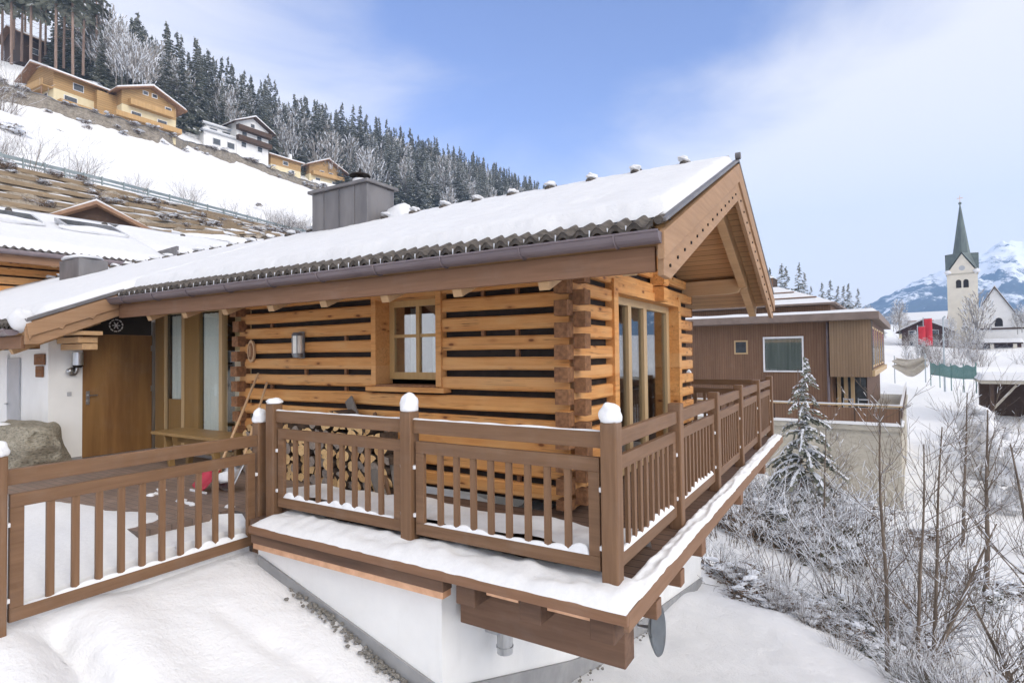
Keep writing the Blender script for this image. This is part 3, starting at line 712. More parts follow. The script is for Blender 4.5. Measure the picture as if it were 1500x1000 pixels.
# chimneys
ch = MB(); ch.box(-7.32, -5.88, 3.52, 4.20, 3.5, 4.62); c1 = ch.build('chimney', m_zinc, roof, bevel=0.012)
cp = MB(); cp.box(-7.38, -5.82, 3.46, 4.26, 4.62, 4.68); cp.build('cap', m_zinc, c1, bevel=0.01)
for x in (-7.0, -6.6, -6.2): MB().box(x-0.012, x+0.012, 3.508, 3.522, 3.5, 4.62).build('standing_seam', m_zinc, c1)
fl = MB(); fl.tube([(-6.45, 3.9, 4.66), (-6.45, 3.9, 4.86)], 0.13, 14); fl.build('flue', m_white, c1, smooth=False)
cl = MB(); cl.tube([(-6.45, 3.9, 4.86), (-6.45, 3.9, 4.92)], 0.05, 10); cl.tube([(-6.45, 3.9, 4.92), (-6.45, 3.9, 4.95)], [0.2, 0.17], 14); cl.tube([(-6.45, 3.9, 4.95), (-6.45, 3.9, 5.06)], 0.02, 6); cl.build('flue_cowl', m_core, c1)
sb = MB(); sb.blob((-5.6, 4.0, 4.05), (0.30, 0.2, 0.22), 3, 0.25); sb.build('chimney_snow', m_snow_roof, c1, smooth=True)
ch = MB(); ch.box(-16.15, -15.05, 2.80, 3.45, 3.2, 4.10); c2 = ch.build('chimney', m_zinc, roof, bevel=0.012)
c2['label'] = 'small grey chimney box with a flat cap of snow'
sb = MB(); sb.blob((-15.6, 3.12, 4.12), (0.62, 0.40, 0.14), 8, 0.12, zmin=0.0); sb.build('chimney_snow', m_snow_roof, c2, smooth=True)
# basement walls under the terrace
bs = MB(); bs.box(-3.72, -1.42, -0.10, 0.3, -3.0, -0.14); bs.box(-1.9, -1.42, 0.3, 8.35, -4.5, -0.14); bs.box(-9, -1.9, 7.9, 8.35, -4.5, -0.14)
bs.build('basement_wall', m_plaster, house)
pl = MB()
pl.prism([(-3.70, -0.10, -0.38), (-1.415, -0.10, -1.02), (-1.415, -0.10, -1.6), (-3.70, -0.10, -1.3)], (0, -0.022, 0))
pl.prism([(-1.415, -0.12, -1.02), (-1.415, 2.2, -1.86), (-1.415, 3.0, -2.10), (-1.415, 8.37, -3.02), (-1.415, 8.37, -4.4), (-1.415, -0.12, -1.7)], (0.022, 0, 0))
pl.build('plinth', m_plinth, house)
vp = MB(); vp.tube([(-1.42, 0.55, -0.80), (-1.26, 0.55, -0.80)], 0.06, 14); vp.tube([(-1.25, 0.55, -0.72), (-1.25, 0.55, -0.99)], 0.07, 16); vp.tube([(-1.25, 0.55, -0.93), (-1.25, 0.55, -0.945)], 0.076, 16); vp.build('vent_pipe', m_steel, house)

# ------------------------------------------------------------------ terrace, deck and railings
ter = thing('terrace_deck', 'timber terrace with thick snow on its outer ledge in front of the log chalet', 'terrace', (-2, 1, -0.1))
d = MB(); d.box(-3.85, 0.13, -0.1, 1.60, -0.12, -0.055); d.box(-3.60, 0.13, -0.23, -0.1, -0.12, -0.055); d.box(-1.40, 0.13, 1.60, 8.40, -0.121, -0.056)
d.build('deck_boards', m_deck, ter)
MB().box(-9.19, -4.35, -0.9, 1.66, -0.5, -0.045).build('paved_floor', m_paver, ter)
MB().box(-4.35, -3.97, 0.0, 1.66, -0.5, -0.046).build('paved_floor', m_paver, ter)
f = MB(); f.box(-3.66, 0.15, -0.25, -0.21, -0.125, -0.05); f.build('front_trim', m_trim, ter, bevel=0.006)
f = MB(); f.box(0.11, 0.15, -0.21, 8.42, -0.175, -0.05); f.build('side_trim', m_trim_y, ter, bevel=0.006)
f = MB(); f.box(-3.64, -1.30, -0.235, -0.12, -0.215, -0.127); f.build('edge_beam', m_beam, ter, bevel=0.006)
f = MB(); f.box(-3.62, -1.31, -0.225, -0.12, -0.27, -0.217); f.build('copper_strip', m_copper, ter, bevel=0.003)
for x0, x1 in ((-0.95,-0.68), (-0.45,-0.12)): MB().box(x0, x1, -0.17, -0.10, -0.18, -0.128).build('copper_strip', m_copper, ter)
for x in (-1.12, -0.57, -0.04):
    MB().box(x-0.085, x+0.085, -0.20, 1.5, -0.285, -0.127).build('joist', m_beam, ter, bevel=0.008)
MB().box(-1.36, 0.02, 0.06, 0.24, -0.565, -0.288).build('main_beam', m_beam, ter, bevel=0.008)
for y in (2.2, 4.4, 6.6): MB().box(-1.42, 0.06, y-0.08, y+0.08, -0.44, -0.275).build('side_bracket', m_trim, ter, bevel=0.008)
for y in (0.62, 1.3): MB().box(-1.0, 0.085, y-0.06, y+0.06, -0.42, -0.285).build('side_bracket', m_trim, ter, bevel=0.008)
# snow lying on the ledge outside the railing and inside along it
def snow_strip(mb, path, w0, w1, z, th, seed, n=None):
    """band of snow along the polyline: w0..w1 are offsets to its left; rounded section"""
    pts = [Vector(p) for p in path]
    seg = [(b-a).length for a, b in zip(pts, pts[1:])]; tot = sum(seg); n = n or int(tot/0.035); m = 11
    rows = []
    for i in range(n+1):
        t = tot*i/n; k = 0
        while k < len(seg)-1 and t > seg[k]: t -= seg[k]; k += 1
        q = pts[k] + (pts[k+1]-pts[k])*(t/seg[k])
        dd = (pts[k+1]-pts[k]).normalized()
        s_ = Vector((-dd.y, dd.x, 0))
        row = []
        for j in range(m+1):
            u = j/m; w = w0+(w1-w0)*u
            e = 0.012*noise.noise(Vector((i*0.035*2.6, seed, j*0.01))) + 0.008*noise.noise(Vector((i*0.035*8, seed+4, 0)))
            if j == 0: w += e
            if j == m: w += 0.6*noise.noise(Vector((i*0.035*3.1, seed+9, 0)))*0.06 + 0.3*noise.noise(Vector((i*0.035*9, seed+2, 0)))*0.06
            hgt = th*(1-abs(2*u-1)**4.5)*(0.85+0.5*noise.noise(Vector((i*0.035*1.7, u*3, seed)))+0.28*noise.noise(Vector((i*0.035*7, u*5, seed)))) + 0.008*noise.noise(Vector((i*0.4, u*9, seed)))
            hgt *= math.sqrt(max(0.0, min(1.0, i*tot/n/0.10+0.02, (n-i)*tot/n/0.10+0.02)))
            if j in (0, m): hgt = 0
            row.append(q + s_*w + Vector((0,0,z+max(0, hgt))))
        rows.append(row)
    vs = [p for r in rows for p in r]; fs = []
    for i in range(n):
        for j in range(m): fs.append((i*(m+1)+j, (i+1)*(m+1)+j, (i+1)*(m+1)+j+1, i*(m+1)+j+1))
    mb.add(vs, [q[::-1] for q in fs])
sn = MB(); snow_strip(sn, [(-3.65,-0.13,0), (0.145,-0.13,0)], -0.118, 0.42, -0.052, 0.085, 1)
snow_strip(sn, [(0.02,-0.02,0), (0.02,8.38,0)], -0.125, 0.03, -0.052, 0.06, 2)
sn.build('ledge_snow', m_snow_cap, ter, smooth=True)
def terr_snow(u, v):
    x = -3.84+3.74*u; yb = 1.0+0.07*noise.noise(Vector((x*1.5, 2, 0)))+0.03*noise.noise(Vector((x*6, 5, 0)))
    y = 0.10+(yb+0.06-0.10)*v
    return (x, y, -0.055 + 0.23*(1-v**4)**0.7*(1+0.4*noise.noise(Vector((x*2, y*2, 0)))) + 0.008*noise.noise(Vector((x*11, y*11, 0))) - (0.02 if v == 1 else 0))
sn = MB(); sn.grid(terr_snow, 120, 14); sn.build('floor_snow', m_snow_cap, ter, smooth=True)
def left_snow(u, v):
    x = -3.98-8.5*u
    yb = -0.22 + 0.30*math.exp(-((-3.98-x)/0.32)**2) - 0.30*max(0, -4.3-x)**0.7 + 0.09*noise.noise(Vector((x*1.4, 8, 0))) + 0.05*noise.noise(Vector((x*5, 5, 0)))
    y = -2.6+(yb+2.6)*v
    z = -0.05 + 0.05*(1-v**6) - 0.16*(1-v)**2 + 0.02*noise.noise(Vector((x*1.7, y*1.7, 4))) + 0.008*noise.noise(Vector((x*9, y*9, 0)))
    z -= 0.20*math.exp(-((-3.98-x)/0.45)**2)*(1-0.3*v)
    if v == 1: z = -0.06
    if v == 0 or u == 0: z = -0.7
    return (x, y, z)
sn = MB(); sn.grid(left_snow, 150, 40); sn.build('floor_snow', m_snow_cap, ter, smooth=True)
random.seed(21)
for i in range(9):
    x = random.uniform(-6.3, -4.0); y = -0.1 + random.uniform(0, .3)
    MB().blob((x, y, -0.045), (0.07*random.uniform(.5, 1.5), 0.04, 0.025), i, 0.3, 10, 6).build('snow_clump', m_snow_cap, ter, smooth=True)

BAL = {}
def baluster_mesh(h, ax):
    if (h, ax) not in BAL:
        mb = MB(); w, t = 0.052, 0.024
        if ax == 'x': mb.box(-w/2, w/2, -t/2, t/2, 0, h)
        else: mb.box(-t/2, t/2, -w/2, w/2, 0, h)
        BAL[(h, ax)] = mb.mesh('baluster', m_fz)
    return BAL[(h, ax)]
def span(root, ax, a0, a1, c, nb, ztop=1.03, zb=0.07, snow=True):
    """top rail and framed baluster panel between two posts; ax is the run direction, c the centre line"""
    def bx(mb, u0, u1, t, z0, z1):
        if ax == 'x': mb.box(u0, u1, c-t/2, c+t/2, z0, z1)
        else: mb.box(c-t/2, c+t/2, u0, u1, z0, z1)
    mr = m_fx if ax == 'x' else m_fy
    mb = MB(); bx(mb, a0, a1, 0.055, ztop-0.115, ztop); mb.build('top_rail', mr, root, bevel=0.006)
    g = 0.022; p0, p1 = a0+g, a1-g; zt = ztop-0.18
    mb = MB(); bx(mb, p0, p1, 0.042, zt-0.10, zt); bx(mb, p0, p1, 0.042, zb, zb+0.10)
    bx(mb, p0, p0+0.085, 0.040, zb+0.10, zt-0.10); bx(mb, p1-0.085, p1, 0.040, zb+0.10, zt-0.10)
    pn = mb.build('panel', mr, root, bevel=0.004)
    off = wloc(root); q0, q1 = p0+0.085, p1-0.085
    h = round(zt-0.10-(zb+0.10), 3); gap = (q1-q0)/(nb+1)
    for i in range(nb):
        u = q0+gap*(i+1)
        o = bpy.data.objects.new('baluster', baluster_mesh(h, ax)); COL.objects.link(o); o.parent = pn
        o.location = Vector((u, c, zb+0.10) if ax == 'x' else (c, u, zb+0.10)) - off
    for u in (a0+g/2, a1-g/2):
        for z in (zb+0.16, zt-0.22):
            k = MB()
            if ax == 'x': k.box(u-0.013, u+0.013, c-0.03, c+0.01, z-0.016, z+0.016)
            else: k.box(c-0.01, c+0.03, u-0.013, u+0.013, z-0.016, z+0.016)
            k.build('clip', m_white, pn, bevel=0.004)
    if snow:
        s1 = MB(); ds = random.random()*50
        n = int((p1-p0)/0.02)
        def fn(u, v):
            t = q0+(q1-q0)*u; ph = ((t-q0)/gap) % 1
            hh = 0.055*math.sin(math.pi*ph)**0.35 if 0 < ph < 1 else 0
            hh *= 0.7+1.1*noise.noise(Vector((t*2.2, ds, 0))); hh = max(0.0, hh)
            w = (v-0.5)*0.044; z = zb+0.10+hh*(1-(2*v-1)**4)
            return (t, c+w, z) if ax == 'x' else (c+w, t, z)
        s1.grid(fn, n, 6); s1.build('rail_snow', m_snow_cap, pn, smooth=True)
        s2 = MB()
        def fn(u, v):
            t = a0+(a1-a0)*u; w = (v-0.5)*0.05; hh = 0.010*(1-(2*v-1)**4)*(0.8+0.8*noise.noise(Vector((t*6, ds, 2))))
            return (t, c+w, ztop+max(0.0005, hh)) if ax == 'x' else (c+w, t, ztop+max(0.0005, hh))
        if ax == 'x': s2.grid(fn, n, 4); s2.build('rail_snow', m_snow_cap, root, smooth=True)
def post(root, x0, y0, z0, z1, w=0.12, cap=0.0, seed=0):
    p = MB().box(x0, x0+w, y0, y0+w, z0, z1).build('post', m_fz, root, bevel=0.012)
    if cap:
        c = MB(); c.blob((x0+w/2, y0+w/2, z1+cap*0.34), (w*0.66, w*0.66, cap*0.72), seed, 0.12, 22, 16, 1.7, zmin=-cap*0.36)
        c.build('snow_cap', m_snow_cap, p, smooth=True)
    return p
fr = thing('balcony_railing', 'brown front railing with thick snow caps on its posts, along the terrace edge', 'railing', (-1.85, 0.06, -0.05))
post(fr, -0.12, 0, -0.06, 1.10, cap=0.12, seed=1); post(fr, -1.94, 0, -0.06, 1.10, cap=0.14, seed=2); post(fr, -3.75, 0, -0.06, 1.10, cap=0.05, seed=3)
span(fr, 'x', -3.63, -1.94, 0.06, 8); span(fr, 'x', -1.82, -0.12, 0.06, 8)
sr = thing('balcony_railing', 'brown side railing running back along the gable end, bare of snow on its posts', 'railing', (-0.06, 4, -0.05))
ys = [0.0, 1.633, 3.28, 4.92, 6.60, 8.26]
for y in ys[1:]: post(sr, -0.12, y, -0.06, 1.10)
for k in range(5): span(sr, 'y', ys[k]+0.12, ys[k+1], -0.06, 8, snow=k < 2)
rr = thing('balcony_railing', 'dark rear railing closing the far end of the side balcony', 'railing', (-0.9, 8.32, -0.05))
post(rr, -1.62, 8.26, -0.06, 1.08, 0.09, cap=0.12, seed=8); span(rr, 'x', -1.53, -0.12, 8.32, 7, snow=False)
lf = thing('garden_fence', 'brown low fence panel on the left between terrace snow and foreground snow', 'fence', (-3.9, -1, -0.4))
post(lf, -3.96, -2.13, -0.55, 0.88, cap=0.11, seed=5); post(lf, -3.97, 0.0, -0.45, 0.90, 0.11, cap=0.13, seed=6)
span(lf, 'y', -2.01, 0.0, -3.90, 10, 0.775, -0.33, snow=True)

# ------------------------------------------------------------------ things on the terrace
# split firewood against the log wall: every billet is a thing
random.seed(5)
BIL = []
for k in range(9):
    mb = MB(); r = random.uniform(0.055, 0.085); shp = k % 3
    n = 12; pts = []
    if shp == 0: pts = [(r*math.cos(2*math.pi*i/n)*(1+jit(.08)), r*math.sin(2*math.pi*i/n)*(1+jit(.08))) for i in range(n)]
    elif shp == 1: pts = [(0, -r*0.7)] + [(r*1.2*math.cos(a), r*1.2*math.sin(a)-r*0.5) for a in [R(25+130*i/7) for i in range(8)]]
    else: pts = [(-r*1.1, -r*0.55)] + [(r*1.1*math.cos(R(180*i/8)), r*1.1*math.sin(R(180*i/8))-r*0.5) for i in range(9)]
    mb.cur = 0; a = [(x, 0, z) for x, z in pts]; b = [(x*0.97, 0.30, z*0.97) for x, z in pts]
    nn = len(pts); mb.add(a + b, [tuple(range(nn)), tuple(range(nn, 2*nn))[::-1]]); mb.cur = 1
    mb.add(a + b, [(i, i+nn, (i+1)%nn+nn, (i+1)%nn) for i in range(nn)])
    BIL.append([mb.mesh('firewood_billet', [m_split[q], m_bark]) for q in (0, 1, 2)])
def billet(x, y, z, kind, tone, rot):
    o = bpy.data.objects.new('firewood_billet', BIL[kind][tone]); COL.objects.link(o)
    o.location = (x, y, z); o.rotation_euler = (0, rot, jit(.06))
    tag(o, 'split firewood billet lying in the pile under the window, cut end facing out', 'firewood', 'split firewood billets piled against the log wall')
z = -0.055+0.065; row = 0
while z < 0.86:
    x = -5.95 + 0.06*(row % 2); x1 = -3.22
    while x < x1:
        topz = 0.66 + 0.20*math.exp(-((x+4.0)/0.5)**2) - (0.35*max(0, x+3.65)) - 0.06*noise.noise(Vector((x*3, 0, 0)))
        if z < topz:
            t = random.random(); billet(x+jit(.012), 1.22+jit(.035), z+jit(.012), random.randrange(9), 0 if t < .45 else (1 if t < .75 else 2), random.uniform(0, 6.28))
        x += 0.132+jit(.012)
    z += 0.118; row += 1
def plank(label, p, q, w, t, mat, name='leaning_board'):
    o = MB().beam(p, q, w, t, (0.0, -1, 0.2)).build(name, mat, bevel=0.004)
    return tag(o, label, 'board')
m_greywood = wood('weathered grey board', (0.24,0.215,0.19), (0.16,0.14,0.125), 'z', 0.85, 20, 0.4)
plank('weathered grey board leaning aslant over the firewood pile', (-4.22,1.545,1.02), (-3.20,1.10,-0.04), 0.13, 0.03, m_greywood)
plank('narrow brown batten leaning beside the grey board', (-3.78,1.56,0.86), (-3.12,1.12,-0.04), 0.05, 0.025, m_fz)
plank('second narrow batten right of the firewood, nearly under the grey board', (-3.62,1.56,0.80), (-3.02,1.14,-0.04), 0.04, 0.025, m_greywood)
# bench in front of the glass
bn = thing('bench', 'plain wooden bench in front of the entrance glass', 'bench', (-6.75, 1.1, -0.045))
MB().box(-7.75, -5.80, 0.88, 1.40, 0.43, 0.475).build('seat', m_panel, bn, bevel=0.006)
for x in (-7.45, -6.25):
    l = MB(); l.prism([(x, 0.98, -0.045), (x, 1.06, -0.045), (x, 1.00, 0.43), (x, 0.90, 0.43)], (0.06, 0, 0)); l.build('leg', m_panel, bn, bevel=0.004)
    l = MB(); l.prism([(x, 1.24, -0.045), (x, 1.32, -0.045), (x, 1.38, 0.43), (x, 1.28, 0.43)], (0.06, 0, 0)); l.build('leg', m_panel, bn, bevel=0.004)
MB().box(-7.45, -6.19, 1.12, 1.16, 0.30, 0.43).build('stretcher', m_panel, bn)
# snow shovel and scraper leaning at the log corner
s1 = thing('snow_shovel', 'snow shovel with red blade, its pale handle leaning on the log corner', 'shovel', (-5.5, 0.45, -0.04))
MB().tube([(-6.12,1.56,1.33), (-5.42,0.50,0.12)], 0.017, 8).build('handle', m_pale, s1)
b = MB(); b.grid(lambda u, v: (-5.56+0.34*u, 0.46-0.20*v+0.02*math.cos(u*3.14), 0.16-0.19*v+0.05*(2*u-1)**2), 10, 6)
o = b.build('blade', m_red, s1, smooth=True); md = o.modifiers.new('t', 'SOLIDIFY'); md.thickness = 0.012
MB().box(-5.56, -5.22, 0.25, 0.265, -0.04, -0.015).build('edge', m_white, s1)
s2 = thing('snow_shovel', 'snow shovel with grey metal blade, right of the red bladed one', 'shovel', (-5.1, 0.5, -0.04))
MB().tube([(-5.93,1.57,1.20), (-5.14,0.60,0.10)], 0.016, 8).build('handle', m_pale, s2)
b = MB(); b.grid(lambda u, v: (-5.30+0.32*u, 0.60-0.16*v, 0.24-0.27*v+0.05*(2*u-1)**2), 10, 6)
o = b.build('blade', m_steel, s2, smooth=True); md = o.modifiers.new('t', 'SOLIDIFY'); md.thickness = 0.01
c = MB(); c.blob((-5.14, 0.42, 0.13), (0.11, 0.05, 0.06), 3, 0.3); c.build('snow_lump', m_snow_cap, s2, smooth=True)
# lantern and oval plaque on the logs
ln = thing('wall_lantern', 'grey cylinder lantern on the log wall', 'lamp', (-5.19, 1.6, 1.55))
MB().box(-5.24, -5.14, 1.575, 1.606, 1.55, 1.92).build('back_plate', m_lantern, ln, bevel=0.004)
MB().tube([(-5.19,1.52,1.62), (-5.19,1.52,1.86)], 0.062, 18).build('glass', m_lampglass, ln)
c = MB(); c.tube([(-5.19,1.52,1.86), (-5.19,1.52,1.905)], [0.082,0.06], 18); c.tube([(-5.19,1.52,1.56), (-5.19,1.52,1.62)], [0.06,0.075], 18)
for k in range(4):
    a = math.pi/4+math.pi/2*k; c.tube([(-5.19+0.07*math.cos(a),1.52+0.07*math.sin(a),1.6), (-5.19+0.07*math.cos(a),1.52+0.07*math.sin(a),1.88)], 0.006, 6)
c.build('cage', m_lantern, ln)
ov = thing('oval_plaque', 'small oval wooden plaque with pale rim at the left end of the log wall', 'plaque', (-6.32, 1.58, 1.66))
def oval(rx, rz_, y0, y1): return [(-6.32+rx*math.cos(2*math.pi*k/24), y0, 1.66+rz_*math.sin(2*math.pi*k/24)) for k in range(24)]
MB().prism(oval(0.085, 0.165, 1.575, 0), (0, 0.03, 0)).build('rim', m_pale, ov)
MB().prism(oval(0.055, 0.125, 1.568, 0), (0, 0.01, 0)).build('face', m_logend, ov)
MB().prism([(-6.33,1.562,1.58), (-6.31,1.562,1.58), (-6.31,1.562,1.74), (-6.33,1.562,1.74)], (0, 0.007, 0)).build('motif', m_pale, ov)
# silver lamp, bell, plaque and emblem at the entrance
lp = thing('wall_lamp', 'shiny silver wall lamp on the white wall beside the entrance door', 'lamp', (-9.19, 0.42, 1.4))
MB().tube([(-9.06,0.45,1.48), (-9.06,0.45,1.68)], 0.075, 18).build('shade', m_steel, lp)
c = MB(); c.tube([(-9.195,0.42,1.38), (-9.15,0.42,1.38)], 0.07, 16); c.tube([(-9.17,0.42,1.38), (-9.06,0.43,1.36), (-9.06,0.45,1.50)], 0.02, 8); c.blob((-9.10,0.36,1.39), 0.05, 1, 0.05); c.build('bracket', m_steel, lp, smooth=True)
MB().tube([(-9.06,0.45,1.44), (-9.06,0.45,1.48)], [0.05,0.07], 16).build('reflector', m_core, lp)
tag(MB().box(-9.195, -9.185, 0.36, 0.42, 1.0, 1.06).build('door_bell', m_greypaint, bevel=0.004), 'tiny square bell plate on the white wall left of the door', 'door bell')
pq = thing('wooden_sign', 'two small stacked brown wooden plaques on the white wall', 'sign', (-9.45, 0.11, 1.3))
m_plaque = wood('plaque wood', (0.24,0.11,0.05), (0.15,0.065,0.03), 'x', 0.6, 30)
MB().box(-9.64, -9.28, 0.085, 0.117, 1.49, 1.66).build('upper_board', m_plaque, pq, bevel=0.01)
MB().box(-9.58, -9.34, 0.085, 0.117, 1.30, 1.475).build('lower_board', m_plaque, pq, bevel=0.01)
for z in (1.575, 1.39):
    for k in range(4): MB().box(-9.56+k*0.055, -9.53+k*0.055, 0.080, 0.086, z-0.02-jit(.01), z+0.03).build('carving', m_logend, pq)
em = thing('door_emblem', 'small white round emblem above the entrance door', 'emblem', (-9.2, 1.0, 2.1))
c = MB()
for k in range(10):
    a = 2*math.pi*k/10; c.tube([(-9.20,1.05+0.10*math.cos(a),2.13+0.10*math.sin(a)), (-9.20,1.05+0.10*math.cos(a+.45),2.13+0.10*math.sin(a+.45))], 0.011, 6)
for k in range(6):
    a = math.pi*k/3; c.tube([(-9.20,1.05,2.13), (-9.20,1.05+0.06*math.cos(a),2.13+0.06*math.sin(a))], 0.008, 6)
c.build('ring', m_white, em)
# boulder with snow
bo = thing('boulder', 'big grey brown boulder with a patch of snow, by the white wall at left', 'boulder', (-9.2, -0.3, -0.3))
b = MB(); b.blob((-9.35, -0.15, 0.20), (1.02, 0.42, 0.56), 11, 0.16, 60, 40, 1.6)
vs = []
for p in b.v:
    q = Vector(p); n_ = noise.noise(q*4)*0.05 + noise.noise(q*9)*0.025; c_ = Vector((-9.35,-0.15,0.2)); dd = (q-c_).normalized()
    q = q + dd*n_; q.z = min(q.z, 0.62+0.04*noise.noise(q*3)); q.x = min(q.x, -8.48-0.5*max(0, 0.35-q.z)+0.10*noise.noise(q*5)); vs.append(tuple(q))
b.v = vs; b.build('stone', m_rock, bo, smooth=True)
c = MB(); c.blob((-9.75, -0.45, 0.56), (0.42, 0.3, 0.10), 2, 0.25, 18, 10); c.build('snow_patch', m_snow_cap, bo, smooth=True)
# satellite dish hanging under the deck edge
di = thing('satellite_dish', 'dark grey satellite dish seen edge on below the deck corner', 'satellite dish', (-0.1, 0.9, -0.6))
b = MB(); ctr = Vector((-0.08, 0.92, -0.66)); ax = Vector((0.99,-0.05,0.08)).normalized(); e1 = ax.cross(Vector((0,0,1))).normalized(); e2 = e1.cross(ax)
def dfn(u, v):
    r = 0.20*v; a = 2*math.pi*u
    return ctr + (e1*math.cos(a)*r*0.75 + e2*math.sin(a)*r) + ax*(0.07*(r/0.20)**2)
b.grid(dfn, 32, 8); o = b.build('reflector', m_dish, di, smooth=True); md = o.modifiers.new('t', 'SOLIDIFY'); md.thickness = 0.012
c = MB(); c.tube([ctr-ax*0.02, ctr-ax*0.12, (-0.2,0.9,-0.45), (-0.2,0.9,-0.28)], 0.018, 8); c.build('mount', m_steel, di)
# gravel strip at the foot of the basement wall
random.seed(3); g = MB()
for i in range(420):
    x = random.uniform(-3.2, -1.3)
    if random.random() > (x+3.3)/1.9+0.1: continue
    y = -0.135-abs(random.gauss(0, 0.045)); r = random.uniform(0.008, 0.02)
    zb = -0.38-(x+3.7)*0.32+0.0
    g.blob((x, y, terr(x, y)+0.02*random.random()+0.02), (r*1.2, r, r*0.8), i, 0.3, 6, 4)
for i in range(70):
    y = random.uniform(0.2, 5.5); x = -1.36+abs(random.gauss(0, 0.05)); r = random.uniform(0.008, 0.02)
    g.blob((x, y, terr(x, y)+0.03+0.03*random.random()), (r*1.2, r, r*0.8), i, 0.3, 6, 4)
o = g.build('gravel_strip', m_gravel, smooth=False); tag(o, 'strip of grey gravel showing between snow and basement wall', 'gravel', kind='stuff')

# ------------------------------------------------------------------ trees and shrubs
def quad(mb, p, d, w, nrm, l):
    s_ = d.cross(nrm).normalized()*w*0.5; e = p+d*l
    mb.add([p-s_*0.5, p+s_*0.5, e+s_, e+d*w*0.3, e-s_], [(0,1,2,3,4)])
def conifer_mesh(name, h, rad, seed, nb=85, snow=0.5, bare=0.06, jag=1.0, steps=3, wmul=1.0):
    rnd = random.Random(seed); mb = MB(); up = Vector((0,0,1))
    lean = Vector((rnd.uniform(-.02,.02), rnd.uniform(-.02,.02), 0))
    for i in range(nb):
        t = bare + (1-bare)*((i+rnd.random())/nb)**0.9; z = h*t
        r = rad*((1-t)**0.85)*rnd.uniform(0.65, 1.12)+0.12*rad*(1-t)
        a = rnd.uniform(0, 6.283)
        d0 = Vector((math.cos(a), math.sin(a), rnd.uniform(-0.05, 0.25))); c = lean*z*3+Vector((0,0,z))
        p = c.copy(); dd = d0.normalized(); ln = r/steps
        for k in range(steps):
            w = max(0.10*rad, (0.42*r)*(1-k/steps*0.55))*rnd.uniform(.8, 1.2)*wmul
            nrm = (up + Vector((rnd.uniform(-.5,.5), rnd.uniform(-.5,.5), 0))).normalized()
            mb.cur = 0; quad(mb, p, dd, w, nrm, ln*1.35)
            # hanging twigs
            side = dd.cross(up).normalized()
            for sgn in (-1, 1):
                if rnd.random() < 0.8:
                    hd = (side*sgn*0.8 + dd*0.5 + Vector((0,0,-0.55*jag*rnd.random()-0.1))).normalized()
                    quad(mb, p+dd*ln*0.4, hd, w*0.55, nrm, w*0.95)
                    if rnd.random() < snow:
                        mb.cur = 1; quad(mb, p+dd*ln*0.4+Vector((0,0,0.035*rad+0.02)), hd, w*0.42, nrm, w*0.75); mb.cur = 0
            if rnd.random() < snow:
                mb.cur = 1; quad(mb, p+Vector((0,0,0.04*rad+0.02)), dd, w*0.62, nrm, ln*1.15)
            p = p+dd*ln; dd = (dd+Vector((rnd.uniform(-.12,.12), rnd.uniform(-.12,.12), -0.20*jag))).normalized()
    mb.cur = 0
    for k in range(5): quad(mb, Vector((0,0,h*(0.88+0.02*k)))+lean*h*3, Vector((rnd.uniform(-.3,.3), rnd.uniform(-.3,.3), 1)).normalized(), 0.05*rad+0.03, Vector((math.cos(k), math.sin(k), 0)), h*0.06)
    return mb.mesh(name, [m_needle, m_frost])
def branch(mb, rnd, p, d, l, r, depth, up=0.25, wob=0.25, snowp=0.3, nseg=4, kids=(2,4), n=5, ang=0.8):
    pts = [p.copy()]; rad = [r]; q = p.copy(); dd = d.normalized()
    for k in range(nseg):
        dd = (dd + Vector((rnd.uniform(-wob,wob), rnd.uniform(-wob,wob), rnd.uniform(-wob,wob)*0.6+up*0.3))).normalized()
        q = q+dd*(l/nseg); pts.append(q.copy()); rad.append(r*(1-0.75*(k+1)/nseg)+0.0015)
    mb.cur = 0; mb.tube(pts, rad, max(3, n), cap=False)
    if snowp and r < 0.03:
        for a, b, ra in zip(pts, pts[1:], rad):
            s_ = (b-a)
            if abs(s_.normalized().z) < 0.88 and rnd.random() < snowp*1.6:
                mb.cur = 1; w = max(ra*1.25, 0.006); mb.tube([a+Vector((0,0,ra+w*0.4)), (a+b)/2+Vector((0,0,ra+w*0.75)), b+Vector((0,0,ra+w*0.3))], [w*0.6, w, w*0.5], 4, cap=False); mb.cur = 0
    if depth > 0:
        for k in range(rnd.randint(*kids)):
            t = rnd.uniform(0.25, 1.0); i = min(nseg-1, int(t*nseg)); f = t*nseg-i
            o = pts[i]+(pts[i+1]-pts[i])*f; base = (pts[i+1]-pts[i]).normalized()
            sd = Vector((rnd.uniform(-1,1), rnd.uniform(-1,1), rnd.uniform(-.3,.8))); sd = (sd-base*sd.dot(base)).normalized()
            nd = (base*math.cos(ang*rnd.uniform(.6,1.2))+sd*math.sin(ang*rnd.uniform(.6,1.2))).normalized()
            branch(mb, rnd, o, nd, l*rnd.uniform(.42,.7), max(0.0022, r*(1-0.7*t)*0.62), depth-1, up, wob, snowp, max(2, nseg-1), kids, n-1, ang)
def twig_shrub_mesh(name, seed, h, spread, n=26, depth=2, snowp=0.4, r=0.010):
    rnd = random.Random(seed); mb = MB()
    for k in range(n):
        a = rnd.uniform(0, 6.283); rr = spread*0.35*math.sqrt(rnd.random())
        d = Vector((math.cos(a)*rnd.uniform(.1,.75), math.sin(a)*rnd.uniform(.1,.75), 1)); branch(mb, rnd, Vector((math.cos(a)*rr, math.sin(a)*rr, -0.05)), d, h*rnd.uniform(.6,1.1), r*rnd.uniform(.6,1.2), depth, 0.1, 0.28, snowp, 4, (2,3), 4, 0.6)
    return mb.mesh(name, [m_twig, m_frost])
